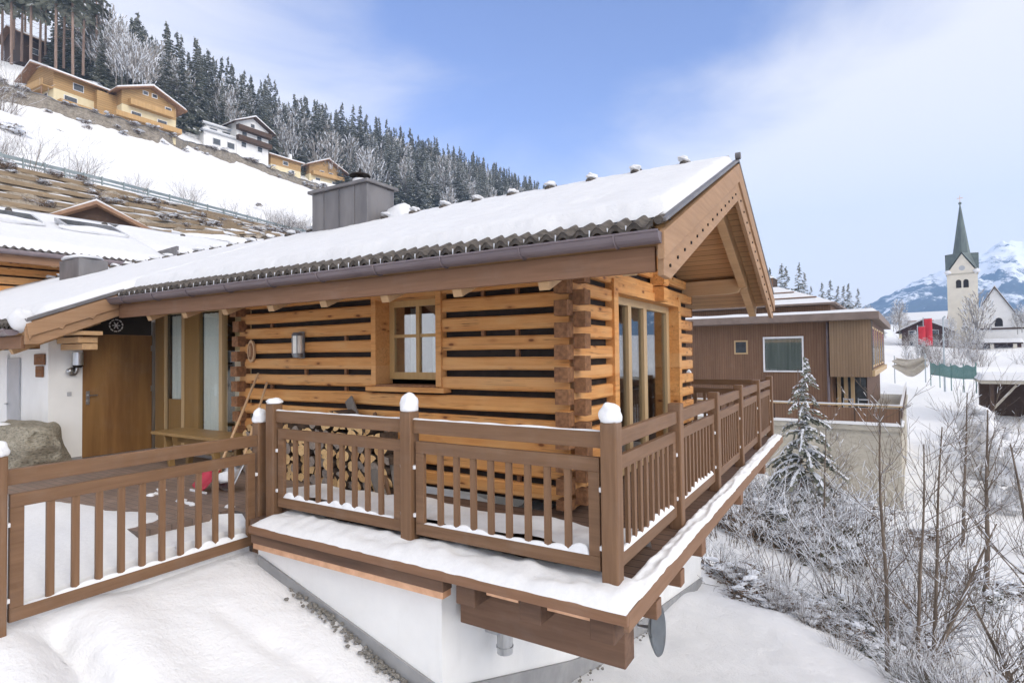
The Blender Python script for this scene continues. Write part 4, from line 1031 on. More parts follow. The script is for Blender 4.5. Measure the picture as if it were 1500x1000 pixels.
def leaf_shrub_mesh(name, seed, rad, h, n=900, snow=0.55, mat=None, leaf=0.06):
    """dense clump of small leaves with cushions of snow on the outer top"""
    rnd = random.Random(seed); mb = MB(); up = Vector((0,0,1))
    lobes = [(Vector((rnd.uniform(-.6,.6)*rad, rnd.uniform(-.6,.6)*rad, rnd.uniform(.25,.75)*h)), rnd.uniform(.3,.55)*rad) for _ in range(9)]
    for i in range(n):
        c, r = lobes[rnd.randrange(len(lobes))]
        d = Vector((rnd.gauss(0,1), rnd.gauss(0,1), rnd.gauss(0,1))).normalized(); p = c+Vector((d.x*r, d.y*r, d.z*r*0.75*h/rad))*rnd.uniform(.65,1.05)
        if p.z < 0: p.z = abs(p.z)*0.3
        nrm = (d+Vector((rnd.uniform(-.8,.8), rnd.uniform(-.8,.8), rnd.uniform(-.3,.8)))).normalized()
        if d.z > 0.15 and rnd.random() < snow*0.26:
            mb.cur = 1; w = leaf*rnd.uniform(1.2,4.2)
            mb.blob(p+up*0.01, (w, w*rnd.uniform(.4,1), w*0.24), i, 0.45, 8, 5, 2.0)
        else:
            mb.cur = 0; quad(mb, p, nrm.cross(up+Vector((.01,.02,0))).normalized(), leaf*rnd.uniform(.5,1.1), nrm, leaf*rnd.uniform(.8,1.8))
    for k in range(int(22*rad)):
        a = rnd.uniform(0, 6.28); branch(mb, rnd, Vector((math.cos(a)*rad*.3, math.sin(a)*rad*.3, h*.2)), Vector((math.cos(a), math.sin(a), rnd.uniform(.1,1.2))), rad*rnd.uniform(.6,1.2), 0.008, 1, 0.0, 0.35, 0.5, 3, (2,3), 4, 0.7)
    return mb.mesh(name, [mat or m_bough, m_frost])
def frost_tree_mesh(name, seed, h, rad, n=260, share=0.4):
    """broadleaf tree full of hoarfrost, for the far wood"""
    rnd = random.Random(seed); mb = MB(); mb.cur = 0
    for i in range(n):
        d = Vector((rnd.gauss(0,1), rnd.gauss(0,1), rnd.gauss(0,1))).normalized(); r = rnd.random()**0.4
        p = Vector((d.x*rad*r, d.y*rad*r, h*0.58+d.z*h*0.40*r)); a = Vector((d.x*.6+rnd.uniform(-.4,.4), d.y*.6+rnd.uniform(-.4,.4), 0.9)).normalized()
        mb.cur = 1 if rnd.random() < share else 0
        nr = Vector((rnd.uniform(-1,1), rnd.uniform(-1,1), .3)).normalized(); quad(mb, p, a, rad*0.055, nr, rad*rnd.uniform(.2,.42))
    for k in range(7):
        mb.cur = 0; a = rnd.uniform(0,6.28); mb.tube([(0,0,0), (0.05,0,h*.3), (math.cos(a)*rad*.6, math.sin(a)*rad*.6, h*.85)], [h*.014, h*.012, h*.003], 4, cap=False)
    return mb.mesh(name, [m_hoar, m_frost])
def place(name, mesh, p, s, label, cat, group=None, rot=None):
    o = bpy.data.objects.new(name, mesh); COL.objects.link(o); o.location = p
    o.scale = s if hasattr(s, '__len__') else (s, s, s); o.rotation_euler = (0, 0, random.uniform(0, 6.28) if rot is None else rot)
    return tag(o, label, cat, group)

# wood on the slope behind the upper houses
random.seed(42)
CON = [conifer_mesh('spruce_crown', 20, random.uniform(3.3, 4.2), 100+k, 92, [0.75,0.9,1.0,0.85,0.95,0.65][k]) for k in range(6)]
FRO = [frost_tree_mesh('hoarfrost_crown', 50+k, 15.5, 3.4, 420, 0.30+0.1*k) for k in range(3)]
cand = []
Y0 = np.array([20, 38, 51, 66, 78, 105, 130, 160, 230, 330, 420.]); XH = np.array([-152, -140, -130, -129, -134, -144, -122, -104, -108, -120, -130.]); XR = np.array([-160, -160, -162, -166, -172, -180, -190, -198, -214, -230, -232.])
tries = 0
while len(cand) < 1900 and tries < 28000:
    tries += 1
    y = 52 + 350*random.random()**1.25; xh = np.interp(y, Y0, XH); xr = np.interp(y, Y0, XR); x = random.uniform(xr, xh)
    if any((x-c[0])**2+(y-c[1])**2 < 4.0 for c in cand): continue
    cand.append((x, y))
zz = terr_np([c[0] for c in cand], [c[1] for c in cand])
sized = []
for (x, y), z in zip(cand, zz):
    h = random.choice((random.uniform(0.5, 0.8), random.uniform(0.8, 1.2), random.uniform(0.8, 1.2))); dd = (Vector((x, y, z))-CAM).dot(FW); sized.append((20*h/dd, x, y, float(z), h))
sized.sort(reverse=True)
WOODLAB = ('snow dusted spruce standing in the wooded slope above the upper houses', 'hoarfrosted pale leafless tree standing among the spruces of the wooded slope')
rest = MB()
for i, (_, x, y, z, h) in enumerate(sized):
    fro = random.random() < 0.27
    if i < 285:
        if fro: place('frosted_tree', FRO[random.randrange(3)], (x, y, z-0.3), h, WOODLAB[1], 'tree', 'frosted trees on the wooded slope')
        else: place('spruce_tree', CON[random.randrange(6)], (x, y, z-0.3), (h*random.uniform(.85,1.15), h*random.uniform(.85,1.15), h), WOODLAB[0], 'tree', 'spruces on the wooded slope')
    else:
        me = (FRO if fro else CON)[random.randrange(3 if fro else 6)]; a = random.uniform(0, 6.28); ca, sa = math.cos(a)*h, math.sin(a)*h
        n = len(rest.v)
        co_ = np.empty(len(me.vertices)*3, np.float32); me.vertices.foreach_get('co', co_); co_ = co_.reshape(-1, 3)
        X = co_[:,0]*ca-co_[:,1]*sa+x; Y = co_[:,0]*sa+co_[:,1]*ca+y; Z = co_[:,2]*h+z-0.3
        rest.v += list(map(tuple, np.stack([X, Y, Z], 1).tolist()))
        for p in me.polygons: rest.f.append(tuple(v+n for v in p.vertices)); rest.mi.append((2 if fro else 0) if p.material_index == 0 else 1)
o = rest.build('distant_wood', [m_needle, m_frost, m_hoar]); tag(o, 'distant snowy wood running down along the ridge', 'forest', kind='stuff')
# tall bare-stemmed pines at the top left
random.seed(11)
def tall_pine(u, v, d, h, seed):
    p = at(u, v, d); p.z = max(p.z, terr(p.x, p.y)-0.5)
    t = thing('tall_pine', 'tall pine with bare reddish trunk and high crown above the uppermost yellow chalet', 'tree', p, 0, 'tall pines at the top left')
    rnd = random.Random(seed); mb = MB(); lx, ly = rnd.uniform(-.4,.4), rnd.uniform(-.4,.4)
    mb.tube([(0,0,-1), (lx*.3,ly*.3,h*.35), (lx,ly,h*.7), (lx*1.2,ly*1.2,h*.97)], [0.25, 0.21, 0.14, 0.03], 8)
    for k in range(22):
        z = h*rnd.uniform(.12,.6); a = rnd.uniform(0,6.28); f = z/h; mb.tube([(lx*f,ly*f,z), (lx*f+math.cos(a)*1.1, ly*f+math.sin(a)*1.1, z-.3)], [0.035, 0.01], 4, cap=False)
    mb.build('trunk', m_trunk, t, world=False)
    c = bpy.data.objects.new('crown', conifer_mesh('pine_crown', h*0.72, 3.1, seed+500, 80, 0.4, 0.02, 1.4)); COL.objects.link(c); c.parent = t; c.location = (lx, ly, h*0.33)
TP = [(302,249,118,27),(310,252,108,29),(319,250,116,26),(327,256,106,28),(335,252,120,27),(349,258,104,30),(356,256,115,28),(364,262,104,29),(373,262,110,27),(385,262,116,26),(340,246,128,26),(312,240,130,28),(290,246,110,28),(277,240,116,26),(262,236,112,29),(246,230,118,27),(228,226,112,28),(209,220,108,27),(190,214,112,28),(296,236,128,25),(368,250,130,24),(322,238,134,26),(235,214,130,27),(170,206,110,29),(148,200,112,27),(125,192,108,28),(100,186,112,29),(75,176,110,27),(48,170,108,28),(20,160,110,29),(-6,152,108,27)]
for k, (u, v, d, h) in enumerate(TP): tall_pine(u, v, d, h, 900+k)
# bushes and thin trees at the right end of that stand
for k in range(14):
    u = random.uniform(392, 455); d = random.uniform(112, 128); v = 272+(u-392)*0.42+random.uniform(-6, 4)
    place('frosted_tree', FRO[k % 3], at(u, v, d), random.uniform(.5, .85), 'leafless tree standing behind the two yellow chalets', 'tree', 'leafless trees behind the yellow chalets')
for u, v, d, s in ((390,276,112,.55),(396,272,116,.6),(402,279,114,.5)): place('spruce_tree', CON[5], at(u, v, d), s, 'small dark spruce by the roof joint of the yellow chalets', 'tree', 'small dark spruces by the yellow chalets')
# spruces behind the modern house at right
for k, (u, vt, d, h) in enumerate([(976,436,112,13),(983,433,108,14),(991,436,110,13.5),(998,432,106,14.5),(1005,440,112,12),(1011,452,118,9),(1022,449,128,12),(1027,447,130,12.5),(1033,452,128,11),(1042,451,126,12),(1047,449,124,12.5),(1052,454,126,11),(968,440,112,12),(1060,470,140,6),(1074,478,150,6),(1094,487,160,7),(1099,485,170,9)]):
    top = at(u, vt, d); place('spruce_tree', CON[(k*5) % 6], (top.x, top.y, top.z-h), (h/20*1.15, h/20*1.15, h/20), 'dark spruce rising behind the roofs of the modern brown house', 'tree', 'spruces behind the modern brown house')
for k in range(26):
    u = random.uniform(1030, 1100) if k < 18 else random.uniform(1135, 1230); d = random.uniform(120, 160); v = 492+random.uniform(-4, 6)
    p = at(u, v, d); place('frosted_tree', FRO[k % 3], p, random.uniform(.25, .46), 'grey leafless village tree on the flat ground before the mountain', 'tree', 'leafless village trees')

# ------------------------------------------------------------------ buildings up the hill and around
m_ywood = wood('honey wood cladding', (0.56,0.36,0.165), (0.45,0.27,0.11), 'x', 0.7, 6, 0.2, 0.1, plank=0.4, plank_axis='z')
m_ycream = plain('cream render', (0.74,0.64,0.42), (0.68,0.58,0.37), 1.2, rough=0.9)
m_ybalc = wood('honey balcony boards', (0.56,0.36,0.165), (0.44,0.26,0.105), 'z', 0.7, 6, 0.2)
m_white_r = plain('white render', (0.78,0.77,0.75), (0.72,0.71,0.69), 1.2, rough=0.9)
m_darkwood = wood('dark balcony wood', (0.10,0.06,0.04), (0.065,0.04,0.028), 'x', 0.7, 8)
m_redwood = wood('dark red cladding', (0.12,0.055,0.042), (0.085,0.04,0.03), 'z', 0.8, 6)
m_roofb = plain('brown roof edge', (0.30,0.18,0.11), (0.23,0.13,0.08), 3, rough=0.7)
m_winw = plain('dark window', (0.07,0.08,0.09), (0.04,0.045,0.05), 3, rough=0.12, spec=0.6)
m_masonry = rock_mat('rubble retaining wall', (0.17,0.145,0.115), (0.36,0.32,0.265), (0.075,0.062,0.05), 1.7)
m_crib = wood('crib timber', (0.36,0.27,0.17), (0.22,0.16,0.10), 'y', 0.85, 10, 0.4, 0.2)
m_cribfill = rock_mat('crib fill', (0.23,0.19,0.145), (0.40,0.35,0.28), (0.10,0.078,0.06), 1.5)
m_rail = plain('guardrail steel', (0.30,0.34,0.34), (0.23,0.27,0.27), 3, rough=0.5, metal=0.5)
m_net = plain('green net', (0.10,0.20,0.19), (0.16,0.27,0.25), 5, rough=0.8)
m_tarp = plain('beige tarpaulin', (0.52,0.47,0.39), (0.42,0.375,0.31), 3, rough=0.8)
m_concrete = rock_mat('concrete wall', (0.50,0.46,0.38), (0.42,0.385,0.32), (0.33,0.3,0.25), 1.3)
m_church = plain('church render', (0.70,0.65,0.55), (0.64,0.59,0.50), 0.7, rough=0.9)
m_spire = plain('spire copper', (0.13,0.165,0.155), (0.09,0.11,0.11), 1.2, (1,1,0.3), 0.6)
m_flag = plain('red banner cloth', (0.62,0.045,0.06), (0.52,0.03,0.045), 0.8, rough=0.8)
m_pole = plain('pole steel', (0.40,0.45,0.48), (0.33,0.37,0.4), 3, rough=0.5)

def house_gable(name, label, p, rz_, L_, D_, zs, roofov=1.0, ridge='x', pitch=0.42, mats=(m_ycream, m_ywood), snow=0.35, wins=(), balc=(), cat='house', chim=None, roofmat=None, group=None):
    """gabled house in its own axes: front face at y=0 (towards -y), x from 0 to L_, depth D_; ridge along x or y; zs = storey heights"""
    t = thing(name, label, cat, p, rz_, group); z = 0
    for k, h in enumerate(zs):
        e = 0.03*k; MB().box(-e, L_+e, -e, D_+e, z - (2.0 if k == 0 else 0), z+h).build('lower_wall' if k == 0 else 'upper_wall', mats[min(k, len(mats)-1)], t, world=False); z += h
    H = z; o = roofov; rm = roofmat or m_roofb
    half = (L_ if ridge == 'y' else D_)/2; rh = half*pitch; e = 0.03*(len(zs)-1)+0.01
    g = MB()
    if ridge == 'y': g.prism([(-e,-e,H), (L_+e,-e,H), (L_/2,-e,H+rh)], (0, D_+2*e, 0))
    else: g.prism([(-e,-e,H), (-e,D_+e,H), (-e,D_/2,H+rh)], (L_+2*e, 0, 0))
    g.build('gable_wall', mats[-1], t, world=False)
    rf_ = MB(); sn_ = MB(); ov = o
    for s in (-1, 1):
        if ridge == 'y':
            xe = L_/2+s*(half+ov); ze = H-ov*pitch
            rf_.prism([(L_/2,-ov,H+rh+0.02), (xe,-ov,ze+0.02), (xe,-ov,ze+0.24), (L_/2,-ov,H+rh+0.24)], (0, D_+2*ov, 0))
            sn_.prism([(L_/2,-ov+0.06,H+rh+0.25), (xe-s*0.12,-ov+0.06,ze+0.25+0.12*pitch), (xe-s*0.25,-ov+0.06,ze+0.25+snow), (L_/2,-ov+0.06,H+rh+0.25+snow)], (0, D_+2*ov-0.12, 0))
        else:
            ye = D_/2+s*(half+ov); ze = H-ov*pitch
            rf_.prism([(-ov,D_/2,H+rh+0.02), (-ov,ye,ze+0.02), (-ov,ye,ze+0.24), (-ov,D_/2,H+rh+0.24)], (L_+2*ov, 0, 0))
            sn_.prism([(-ov+0.06,D_/2,H+rh+0.25), (-ov+0.06,ye-s*0.12,ze+0.25+0.12*pitch), (-ov+0.06,ye-s*0.25,ze+0.25+snow), (-ov+0.06,D_/2,H+rh+0.25+snow)], (L_+2*ov-0.12, 0, 0))
    r_ = rf_.build('roof', rm, t, world=False); sn_.build('roof_snow', m_snow_roof, r_, world=False)
    for (face, a, b, w, h) in wins:
        f = MB(); q = MB()
        if face == 'f': f.box(a-0.1, a+w+0.1, -0.12, 0.01, b-0.1, b+h+0.1); q.box(a, a+w, -0.135, -0.125, b, b+h)
        elif face == 'r': f.box(L_-0.01, L_+0.12, a-0.1, a+w+0.1, b-0.1, b+h+0.1); q.box(L_+0.125, L_+0.135, a, a+w, b, b+h)
        else: f.box(-0.12, 0.01, a-0.1, a+w+0.1, b-0.1, b+h+0.1); q.box(-0.135, -0.125, a, a+w, b, b+h)
        fo = f.build('window', m_white, t, world=False); q.build('pane', m_winw, fo, world=False)
    for (face, a, b, w, h, dpt, mt) in balc:
        f = MB()
        if face == 'f': f.box(a, a+w, -dpt, -0.05, b-0.15, b); f.box(a, a+w, -dpt-0.06, -dpt, b-0.1, b+h); f.box(a, a+0.06, -dpt, -0.05, b, b+h); f.box(a+w-0.06, a+w, -dpt, -0.05, b, b+h)
        elif face == 'r': f.box(L_+0.05, L_+dpt, a, a+w, b-0.15, b); f.box(L_+dpt, L_+dpt+0.06, a, a+w, b-0.1, b+h)
        else: f.box(-dpt, -0.05, a, a+w, b-0.15, b); f.box(-dpt-0.06, -dpt, a, a+w, b-0.1, b+h)
        f.build('balcony', mt, t, world=False)
    if chim:
        cx_, cy_, ch_ = chim; c = MB().box(cx_-0.4, cx_+0.4, cy_-0.4, cy_+0.4, H, H+rh+ch_).build('chimney', m_white_r, t, world=False)
        MB().box(cx_-0.45, cx_+0.45, cy_-0.45, cy_+0.45, H+rh+ch_, H+rh+ch_+0.2).build('chimney_snow', m_snow_roof, c, world=False)
    return t
def rot2(v, a): return Vector((v[0]*math.cos(a)-v[1]*math.sin(a), v[0]*math.sin(a)+v[1]*math.cos(a), v[2] if len(v) > 2 else 0))
# front faces look towards +x: rotate the front (-y) by +90 degrees; local x then runs along world +y
q = math.pi/2
p = at(347, 291, 98.5)
c1_ = house_gable('hill_chalet', 'long honey coloured wooden chalet with cream ground floor, uppermost on the hill', p, q+R(4), 12.5, 9.5, (2.8, 2.9), 1.5, 'x', 0.42, wins=[('f',1.6,0.9,1.9,1.2), ('f',7.0,0.9,1.9,1.2), ('f',3.0,3.7,1.5,1.1), ('f',8.0,3.7,1.5,1.1), ('l',2.0,0.8,1.4,1.4)],
     balc=[('l',0.0,2.8,9.5,1.0,1.6,m_ybalc), ('f',0.5,0.05,12.0,0.8,1.3,m_ybalc)], chim=(9, 5.5, 0.8))
for yy in (0.5, 5, 9): MB().box(-1.6, -1.45, yy, yy+0.15, -1.5, 2.65).build('balcony_post', m_roofb, c1_, world=False)
p = at(407, 304, 105)
house_gable('hill_chalet', 'honey coloured chalet with its broad gable towards the valley, joined to the long one', p, q-R(2), 9.6, 11, (2.8, 2.5), 1.5, 'y', 0.42, wins=[('f',1.6,1.0,1.6,0.9), ('f',6.2,1.0,1.6,0.9), ('f',3.6,5.9,0.8,0.6), ('f',5.2,5.9,0.8,0.6), ('f',7.6,3.6,1.0,1.2)], balc=[('f',1.0,2.9,7.6,1.0,1.2,m_ybalc), ('f',-1.5,0.0,11.5,0.8,1.5,m_ybalc)])
MB().box(-3.2, -0.02, 2.0, 8, -1.5, 4.6).build('link_building', m_ywood, bpy.data.objects['hill_chalet.001'], world=False)
# white flat-roofed house
p = at(479, 328, 134)
wh = thing('white_house', 'white modern house with flat snow roof and a recessed upper storey on the hill', 'house', p, q-R(6))
MB().box(0, 9.0, 0, 9, -2, 3.6).build('lower_wall', m_white_r, wh, world=False)
MB().box(-3.0, -0.02, 2.5, 9, -2, 3.0).build('side_wing', m_white_r, wh, world=False)
MB().box(1.2, 8.6, 2.5, 8.5, 3.95, 6.2).build('upper_wall', m_white_r, wh, world=False)
o = MB().box(-0.5, 9.4, -0.5, 9.3, 3.6, 3.95).build('lower_roof', m_greypaint, wh, world=False); MB().box(-0.4, 9.3, -0.4, 9.2, 3.95, 4.25).build('roof_snow', m_snow_roof, o, world=False)
o = MB().box(0.7, 9.1, 2.0, 9.0, 6.2, 6.5).build('upper_roof', m_greypaint, wh, world=False); MB().box(0.8, 9.0, 2.1, 8.9, 6.5, 6.9).build('roof_snow', m_snow_roof, o, world=False)
for x, z, w, h in ((2.2,1.1,1.6,1.3), (5.6,1.1,1.6,1.3), (2.6,4.6,1.6,1.1), (5.6,4.6,1.8,1.1)):
    y = -0.0 if z < 3 else 2.5
    o = MB().box(x-0.1, x+w+0.1, y-0.1, y+0.01, z-0.1, z+h+0.1).build('window', m_greypaint, wh, world=False); MB().box(x, x+w, y-0.115, y-0.105, z, z+h).build('pane', m_winw, o, world=False)
# further chalets along the upper road
p = at(508, 331, 140)
house_gable('hill_chalet', 'white chalet with two dark wooden balconies and dark roof edge on the hill', p, q-R(2), 8.6, 9, (2.6, 2.6, 1.6), 1.4, 'y', 0.5, (m_white_r, m_white_r, m_white_r), wins=[('f',1.2,1.0,1.2,1.2), ('f',5.6,1.0,1.2,1.2), ('f',1.4,3.6,1.2,1.2), ('f',5.4,3.6,1.2,1.2), ('f',3.7,6.6,1.0,0.9)], balc=[('f',-0.2,2.4,9.0,1.0,1.3,m_darkwood), ('f',-0.2,5.0,9.0,1.0,1.3,m_darkwood)], roofmat=m_darkwood)
p = at(538, 349, 151)
house_gable('hill_chalet', 'small low wooden house with cream base between two bigger chalets on the hill', p, q-R(4), 9.0, 7, (1.6, 2.4), 0.9, 'x', 0.35, wins=[('f',6.0,0.3,0.9,1.0), ('f',3.6,2.3,1.4,0.9)], chim=(8.0, 3.5, 1.6))
p = at(572, 361, 170)
house_gable('hill_chalet', 'wooden chalet with cream balcony floor, last and lowest on the upper road', p, q-R(10), 11.5, 9, (3.0, 2.6), 1.5, 'y', 0.45, (m_ycream, m_ywood), wins=[('f',2.0,0.9,1.4,1.2), ('f',7.6,0.9,1.4,1.2), ('f',3.5,3.4,1.2,1.2), ('f',6.5,3.4,1.2,1.2)], balc=[('f',0.5,2.8,10.5,1.0,1.4,m_ybalc), ('f',0.3,0.1,10.9,0.8,1.6,m_white_r)])
p = at(318, 246, 132)
house_gable('hill_chalet', 'brown chalet roof half hidden behind the tall pine trunks', p, q+R(4), 11, 8, (2.4, 2.2), 1.2, 'x', 0.5, (m_darkwood, m_darkwood), wins=[('f',2,0.8,1.4,1.2), ('f',7,0.8,1.4,1.2)])
p = at(618, 372, 185)
house_gable('hill_chalet', 'far small chalet among frosted trees right of the big chimney', p, q-R(4), 9, 8, (2.4, 2.2), 1.1, 'y', 0.5, (m_ycream, m_ywood), wins=[('f',2,0.8,1.2,1.2), ('f',6,0.8,1.2,1.2)])
# rubble wall under the upper road
mb = MB(); prev = None; wl = []
rows = []
for i, (u, vt, vb, d) in enumerate(WL):
    a = at(u, vt, d); b = at(u, vb, d-0.8); rows.append((a, b))
def wall_pt(u, v):
    t = u*(len(rows)-1); i = min(len(rows)-2, int(t)); f = t-i
    a = rows[i][0].lerp(rows[i+1][0], f); b = rows[i][1].lerp(rows[i+1][1], f); p = b.lerp(a, v)
    return p + Vector((0.35*noise.noise(p*0.9), 0, 0.5*noise.noise(Vector((p.y*0.4, v, 0)))*(v > .9)))
mb.grid(wall_pt, 260, 8)
mb.grid(lambda u, v: wall_pt(u, 1)+Vector((-2.5*v, 0, 0.2*v)), 260, 2)
wl = mb.build('retaining_wall', m_masonry, smooth=False); tag(wl, 'long rubble retaining wall carrying the upper road and its chalets', 'retaining wall')
def retaining_snow(u, v):
    p = wall_pt(u, 1); return p+Vector((-1.6*v+0.2, 0, 0.14+0.12*noise.noise(p*0.8)))
mb = MB(); mb.grid(retaining_snow, 200, 2); mb.build('snow', m_snow_roof, wl, smooth=True)
WSH = leaf_shrub_mesh('wall_shrub_leaves', 333, 1.0, 0.9, 240, 0.5, m_brownleaf, 0.11)
random.seed(15)
for k in range(44):
    p = wall_pt(random.uniform(0.1, 0.98), random.choice((0.15, 0.5, 0.95, 1.0))); place('wall_shrub', WSH, p+Vector((0.25,0,-0.15)), random.uniform(.5, 1.1), 'withered shrub growing on the rubble wall under the upper chalets', 'shrub', 'withered shrubs on the rubble wall')
# crib wall of timber below the guardrail
CR = [((-57.5,-14,12.8), (-64.5,-14,19.8)), ((-61.5,0,13.0), (-67,0,19.9)), ((-62.8,15.5,13.6), (-69.4,17.4,20.0)), ((-62.5,28.1,14.0), (-71.2,28,20.4)), ((-70.5,46,18.2), (-78.8,46.7,22.0)), ((-78,58,20.8), (-84.5,60.8,23.1)), ((-83,66,22.6), (-86.5,68,23.6))]
def crib_pt(u, v):
    t = u*(len(CR)-1); i = min(len(CR)-2, int(t)); f = t-i
    b = Vector(CR[i][0]).lerp(Vector(CR[i+1][0]), f); a = Vector(CR[i][1]).lerp(Vector(CR[i+1][1]), f); return b.lerp(a, v)+Vector((0.9,-0.3,0.55))
crib = thing('timber_crib_wall', 'stepped timber crib wall with withered plants and snow below the guardrail road', 'retaining wall', (-66, 25, 13))
mb = MB(); mb.grid(lambda u, v: crib_pt(u, v)+Vector((0.15, 0.3*noise.noise(crib_pt(u, v)*0.7), -0.3+0.5*noise.noise(crib_pt(u, v)*0.8))), 220, 14); mb.build('fill', m_cribfill, crib)
NT = 7
for k in range(NT):
    v = (k+0.5)/NT; n = 26
    bm_ = MB(); sn_ = MB()
    for i in range(n):
        a = crib_pt(i/n, v); b = crib_pt((i+1)/n, v)
        bm_.beam(a, b, 0.35, 0.40); bm_.beam(a+Vector((0.05,0,-0.55)), b+Vector((0.05,0,-0.55)), 0.3, 0.22)
        c = a.lerp(b, .5)
        if noise.noise(c*0.23+Vector((k*3.1,0,0))) > 0.02: sn_.blob(c+Vector((-0.30,0,0.20)), (0.35,(b-a).length*0.5,0.17), i+k*40, 0.35, 8, 5)
    t_ = bm_.build('timber_tier', m_crib, crib); sn_.build('snow', m_snow_roof, t_, smooth=True)
LSH = [leaf_shrub_mesh('withered_shrub_leaves', 300+k, 1.0, 0.9, 260, 0.4, m_brownleaf, 0.10) for k in range(3)]
TSH = [twig_shrub_mesh('twig_shrub', 400+k, 2.2, 1.4, 18, 2, 0.35, 0.014) for k in range(5)]
random.seed(77)
for k in range(80):
    u = random.uniform(0.12, 0.99); v = random.uniform(0.2, 1.02); p = crib_pt(u, v); place('withered_shrub', LSH[k % 3], p+Vector((0.2,0,-0.2)), random.uniform(.5, 1.0), 'withered brown shrub growing out of the timber crib wall', 'shrub', 'withered shrubs on the crib wall')
for k in range(30):
    u = random.uniform(0.25, 1.0); p = crib_pt(u, 1.03)+Vector((-random.uniform(0.5, 2.5), 0, -0.1)); place('bare_shrub', TSH[k % 5], p, random.uniform(.9, 1.9), 'bare twiggy shrub standing at the foot of the open snow slope', 'shrub', 'bare shrubs by the guardrail road')
for u, v, d in ((350,318,88),(500,392,96),(528,382,105),(480,352,110),(376,314,92),(560,398,108)):
    place('withered_shrub', LSH[1], at(u, v, d), 0.8, 'tuft of withered plants sticking out of the open snow slope', 'shrub', 'tufts on the open snow slope')
# guardrail along the road
gr_ = thing('guardrail', 'grey steel guardrail along the road above the timber crib wall', 'guardrail', (-70, 25, 20))
mb = MB()
for i in range(48):
    a = crib_pt(i/48, 1)+Vector((-0.6,0,0.9)); b = crib_pt((i+1)/48, 1)+Vector((-0.6,0,0.9)); mb.beam(a, b, 0.08, 0.34); mb.beam(a+Vector((0,0,-0.45)), b+Vector((0,0,-0.45)), 0.06, 0.2)
mb.build('rail', m_rail, gr_)
pm = MB().box(-0.07, 0.07, -0.07, 0.07, -0.6, 1.15).mesh('post', m_rail)
for i in range(34):
    o = bpy.data.objects.new('post', pm); COL.objects.link(o); o.parent = gr_; o.location = crib_pt((i+0.5)/34, 1)+Vector((-0.52,0,0))-gr_.location
# brown shrub mound at the far left above the road
for u, v, d, s in ((300,325,70,2.6),(318,330,72,1.8),(288,322,70,2.4),(309,318,74,1.6)):
    place('withered_shrub', LSH[2], at(u, v, d), s, 'brown leafy bush heaped with snow at the left end of the open slope', 'shrub', 'brown bushes at the left end of the open slope')
for u, v, d, s in ((302,300,84,2.6),(296,306,80,2.4),(312,304,86,1.8),(280,300,84,2.6)):
    place('bare_shrub', TSH[0], at(u, v, d), s, 'bare twiggy bush on the snow slope under the rubble wall at left', 'shrub', 'bare bushes under the rubble wall at left')

# neighbouring log chalet on the left
nb = thing('neighbour_chalet', 'neighbouring log chalet with broad snow roof and two roof windows, behind the low eave', 'house', (-20.0, 2.2, 0.8), R(-6))
w = MB()
for i in range(14):
    zc = 0.15+i*0.27
    if zc < 4.0: w.box(-0.16, 0.0+jit(.01), -11, 4.4+jit(.05), zc-0.105, zc+0.105)
w.build('log_wall', m_log_y, nb, world=False)
MB().box(-9.0, -0.17, -10.8, 4.2, -1, 3.95).build('core_wall', m_core, nb, world=False)
MB().box(-9.0, -1.6, 4.3, 13, -1, 4.3).build('rear_wall', m_plaster, nb, world=False)
RXR, RZR = -5.0, 6.05
def nbz(x): return RZR - abs(x-RXR)*0.36
rfm = MB()
rfm.prism([(1.0,-12,nbz(1.0)), (RXR,-12,RZR), (RXR,-12,RZR-0.2), (1.0,-12,nbz(1.0)-0.2)], (0, 17.0, 0))
rfm.prism([(-1.0,5.0,nbz(-1.0)), (RXR,5.0,RZR), (RXR,5.0,RZR-0.2), (-1.0,5.0,nbz(-1.0)-0.2)], (0, 10.0, 0))
rfm.prism([(-11,-12,nbz(-11)), (-11,-12,nbz(-11)-0.2), (RXR,-12,RZR-0.2), (RXR,-12,RZR)], (0, 27, 0))
rn = rfm.build('roof', m_roofb, nb, world=False)
def nsnow(x0, x1, y0, y1, th=0.22):
    def fn(u, v):
        x = x0+(x1-x0)*u; y = y0+(y1-y0)*v; e = min(1, (x0-x)/0.35); t = th*math.sqrt(max(0, 1-(1-e)**2))*(1+0.2*noise.noise(Vector((x*.8,y*.8,0))))
        ed_ = min(1, (y-y0)/0.25, (y1-y)/0.25); t *= 0.35+0.65*math.sqrt(max(0, 1-(1-ed_)**2))
        return (x+0.05*noise.noise(Vector((y*2,0,0)))*(u == 0), y, nbz(x)+0.02+t)
    return fn
s_ = MB(); s_.grid(nsnow(0.85, RXR-0.1, -11.9, 4.95), 30, 100); s_.grid(nsnow(-1.15, RXR-0.1, 5.0, 14.9), 24, 60); s_.grid(lambda u, v: (RXR-6*u, -11.9+26.8*v, nbz(RXR-6*u)+0.25), 10, 30)
s_.build('roof_snow', m_snow_roof, rn, smooth=True, world=False)
tl_ = MB(); n = int(16.8/0.2)*8
tl_.grid(lambda u, v: (1.06-0.5*v, -11.9+16.8*u, nbz(1.06-0.5*v)+0.01+0.03*(1+math.cos(u*16.8/0.2*6.283))), n, 1)
tl_.build('roof_tiles', m_tile, rn, world=False)
g_ = MB(); g_.tube([(1.10,-11.9,nbz(1.1)-0.04), (1.10,4.95,nbz(1.1)-0.04)], 0.075, 10); g_.build('gutter', m_gutter, rn, world=False)
MB().box(0.92, 0.98, -11.9, 4.95, nbz(1.0)-0.36, nbz(1.0)-0.14).build('fascia', m_trim_y, rn, world=False)
